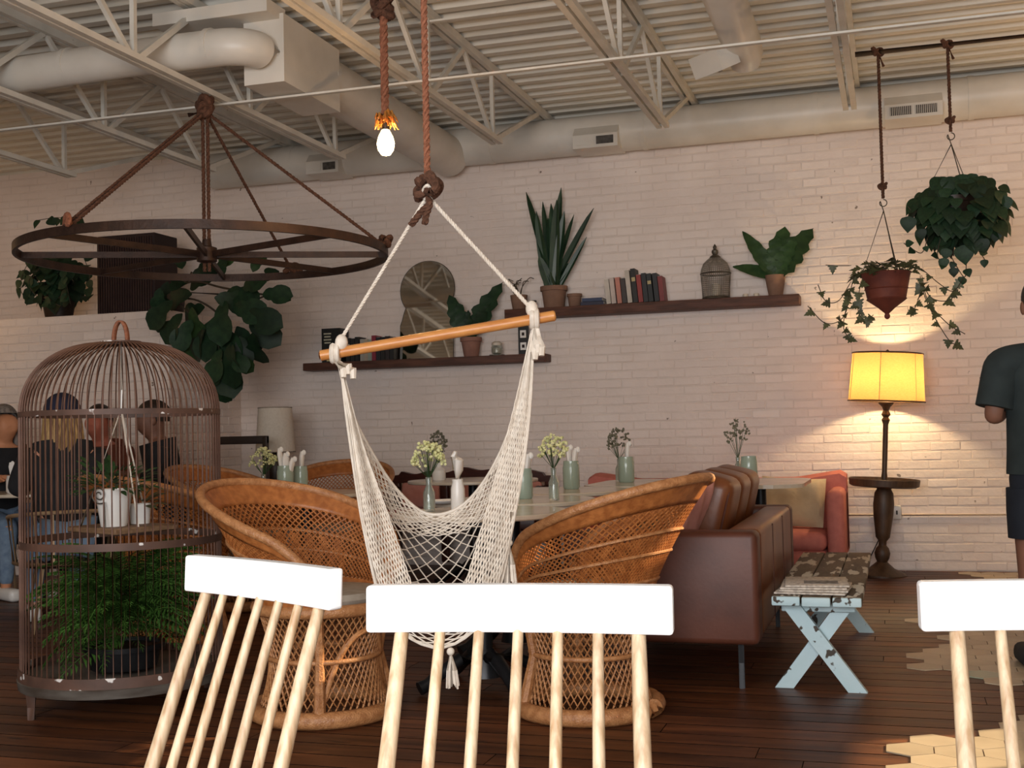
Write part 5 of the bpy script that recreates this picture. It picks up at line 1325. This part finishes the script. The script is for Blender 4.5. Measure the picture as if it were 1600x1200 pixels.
    if seated: clothes('shirt', ['pelvis', 'belly', 'chest', 'upper'] + ak, top, .028, mod)
    else:
        sm = MB(); loft(sm, [(.865, .160, .120, .0), (.862, .192, .148, 0), (.98, .186, .142, 0), (1.10, .184, .138, .003), (1.22, .180, .128, .006), (1.30, .190, .118, .006), (1.36, .182, .110, .004), (1.40, .158, .100, .002), (1.43, .122, .090, -.002), (1.455, .085, .078, -.006), (1.462, .062, .062, -.008)])
        for g in 'LR':
            a_, b_ = Vector(J['sho'+g][0]), Vector(J['elb'+g][0])
            sm.tube(bez((a_.x*.15, 0, 1.372), (a_.x*.6, 0, 1.368), (a_.x*.98, 0, 1.350), a_.lerp(b_, .25), a_.lerp(b_, .55), a_.lerp(b_, .82), n=5), [.080 + .004*min(1, i/8) for i in range(26)], 18)
        sm.build('shirt', top, t)
    if seated:
        clothes('trousers', ['pelvis'] + [k + g for g in 'LR' for k in ('hip', 'thigh', 'knee', 'calf', 'ank')], bottom, .012)
    else:
        sm = MB(); loft(sm, [(.93, .172, .128, .0), (.84, .182, .140, .005), (.76, .178, .135, .005)])
        for s in (-1, 1): loft(sm, [(.80, .100, .125, 0), (.70, .102, .118, 0), (.575, .098, .108, -.005), (.578, .09, .10, -.005)], s*.095)
        sm.build('shorts', bottom, t)
    hc = Vector((0, hipy + ly_(.72) - .015, tz(.725)))
    for s in (-1, 1):
        an = J['ank' + ('L' if s < 0 else 'R')][0]; MB().rbox((an[0] + s*.008, an[1] - .055, .045), (.095, .27, .09), .035, 3).build('shoe', PORC if seated else BLACKC, t)
    face(t, hc, BLACKM, skin)
    hm = MB(); k0 = len(hm.v)
    def cap_pt(u, v):
        th = u*2*PI; k_ = max(0, min(1, (math.cos(th) + .1)/.7)); ph = v*PI*(.64 - .26*k_); lowf = 1
        ph *= lowf; r_ = .096 if True else 0
        return hc + Vector((.098*math.sin(ph)*math.sin(th), -.122*math.sin(ph)*math.cos(th) + .010, .028 + .112*math.cos(ph)))
    hm.grid(cap_pt, 28, 10); hm.build('hair', hair, t)
    if hstyle == 'long':
        lg = MB()
        for k in range(46):
            a = R3.uniform(-1.9, 1.9); x_, y_ = math.sin(a)*.092, math.cos(a)*.105 + .012
            q = hc + Vector((x_, y_, .03)); e = hc + Vector((x_*1.25 + R3.uniform(-.02, .02), y_*.75 + .06, -.34 - R3.uniform(0, .16)))
            lg.tube([q + Vector((-x_*.3, -y_*.3, .07)), q, hc + Vector((x_*1.15, y_*1.05 + .03, -.13)), e], [.010, .017, .018, .005], 5)
        stuff(lg.build('long_hair', hair, t))
    if cap:
        cm = MB(); cm.grid(lambda u, v: hc + Vector((.108*math.sin(v*PI*.5)*math.sin(u*2*PI), -.132*math.sin(v*PI*.5)*math.cos(u*2*PI) + .010, .040 + .108*math.cos(v*PI*.5))), 28, 8)
        cm.build('cap', cap, t)
        MB().rbox(hc + Vector((0, -.15, .05)), (.15, .11, .012), .005, 2).build('cap_brim', cap, t)
    t.location = loc; t.rotation_euler[2] = rz; return t
pm = dep(1642, 700, 5.45)
person('standing man at the right edge in a dark tee and black shorts, seen from behind', (pm.x, pm.y, 0), PI + D(6), False, SKIND, SHIRTG, SHORTS, HAIRD, 'short', None, 'phone')
def at(px, Y): v = onY(px, 700, Y); return (v.x, v.y, 0)
person('seated person with long blond hair and navy cap, behind the birdcage', at(100, 6.15), PI + D(45), True, SKIN, BLACKC, DENIM, HAIRB, 'long', NAVY, 'table', .12)
person('seated person with a reddish face and dark hair, facing the camera behind birdcage', at(166, 8.14), D(6), True, mat('skin_rosy', (.50, .16, .10), .6, (.44, .13, .08), 12), REDC, BLACKC, HAIRD, 'short', None, 'table', .15)
person('seated dark-haired person at the right of the group behind the birdcage', at(262, 7.6), D(-60), True, SKIND, BLACKC, BLACKC, HAIRD, 'short', None, 'table', .15)
person('seated grey-haired person in black at the left edge of the frame', (-6.30, 7.42, 0), D(64), True, mat('skin_warm', (.62, .28, .15), .6, (.55, .24, .12), 12), BLACKC, DENIM, HAIRG, 'long', None, 'table', .10)
# brass spindle chair of the blond person
def hoop_chair(label, loc, rz):
    t = thing('hoop_chair', label, 'chair', (0, 0, 0), 0, 'brass hoop-back chairs')
    MB().lathe([(.001, .37), (.22, .37), (.23, .385), (.21, .40), (.001, .402)], (0, 0, 0), 28).build('seat', DARKW, t)
    top = [(.315*math.sin(a), .315*math.cos(a), .70 - .05*(a/2.0)**2) for a in [-2.0 + 4.0*i/24 for i in range(25)]]
    bot = [(.285*math.sin(a), .285*math.cos(a), .40) for a in [-2.0 + 4.0*i/24 for i in range(25)]]
    MB().tube(top, .012, 8).build('top_hoop', BRASS, t)
    for i in (2, 12, 22): MB().tube([bot[i], (bot[i][0]*.7, bot[i][1]*.7, .388)], .008, 7).build('bracket', BRASS, t); MB().tube(bot, .011, 8).build('lower_hoop', BRASS, t)
    for i in range(0, 25, 2): MB().tube([top[i], bot[i]], .007, 7).build('spindle', BRASS, t)
    for sx in (-1, 1):
        for sy in (-1, 1): MB().tube([(sx*.14, sy*.14, .372), (sx*.20, sy*.20, 0)], [.013, .010], 8).build('leg', BRASS, t)
    t.location = loc; t.rotation_euler[2] = rz; return t
hoop_chair('brass hoop-back chair under the blond person, left of birdcage', at(100, 6.15), PI + D(45))
hoop_chair('brass hoop-back chair under the grey-haired person at the left edge', (-6.30, 7.42, 0), D(64))
for px, lb in ((262, 'right of the group behind the birdcage'), (158, 'facing the camera behind the birdcage')):
    hoop_chair('brass hoop-back chair under the person ' + lb, at(px if px == 262 else 166, 7.6 if px == 262 else 8.14), D(-60) if px == 262 else D(6))
jar(24, 770, 6.95, 'white cup with folded napkins at the left edge of the frame', .12, .12, 3, PORC)
flowers(60, 770, 7.0, 'small pale flowers on the table behind the birdcage', .10, .06, 40, .10)
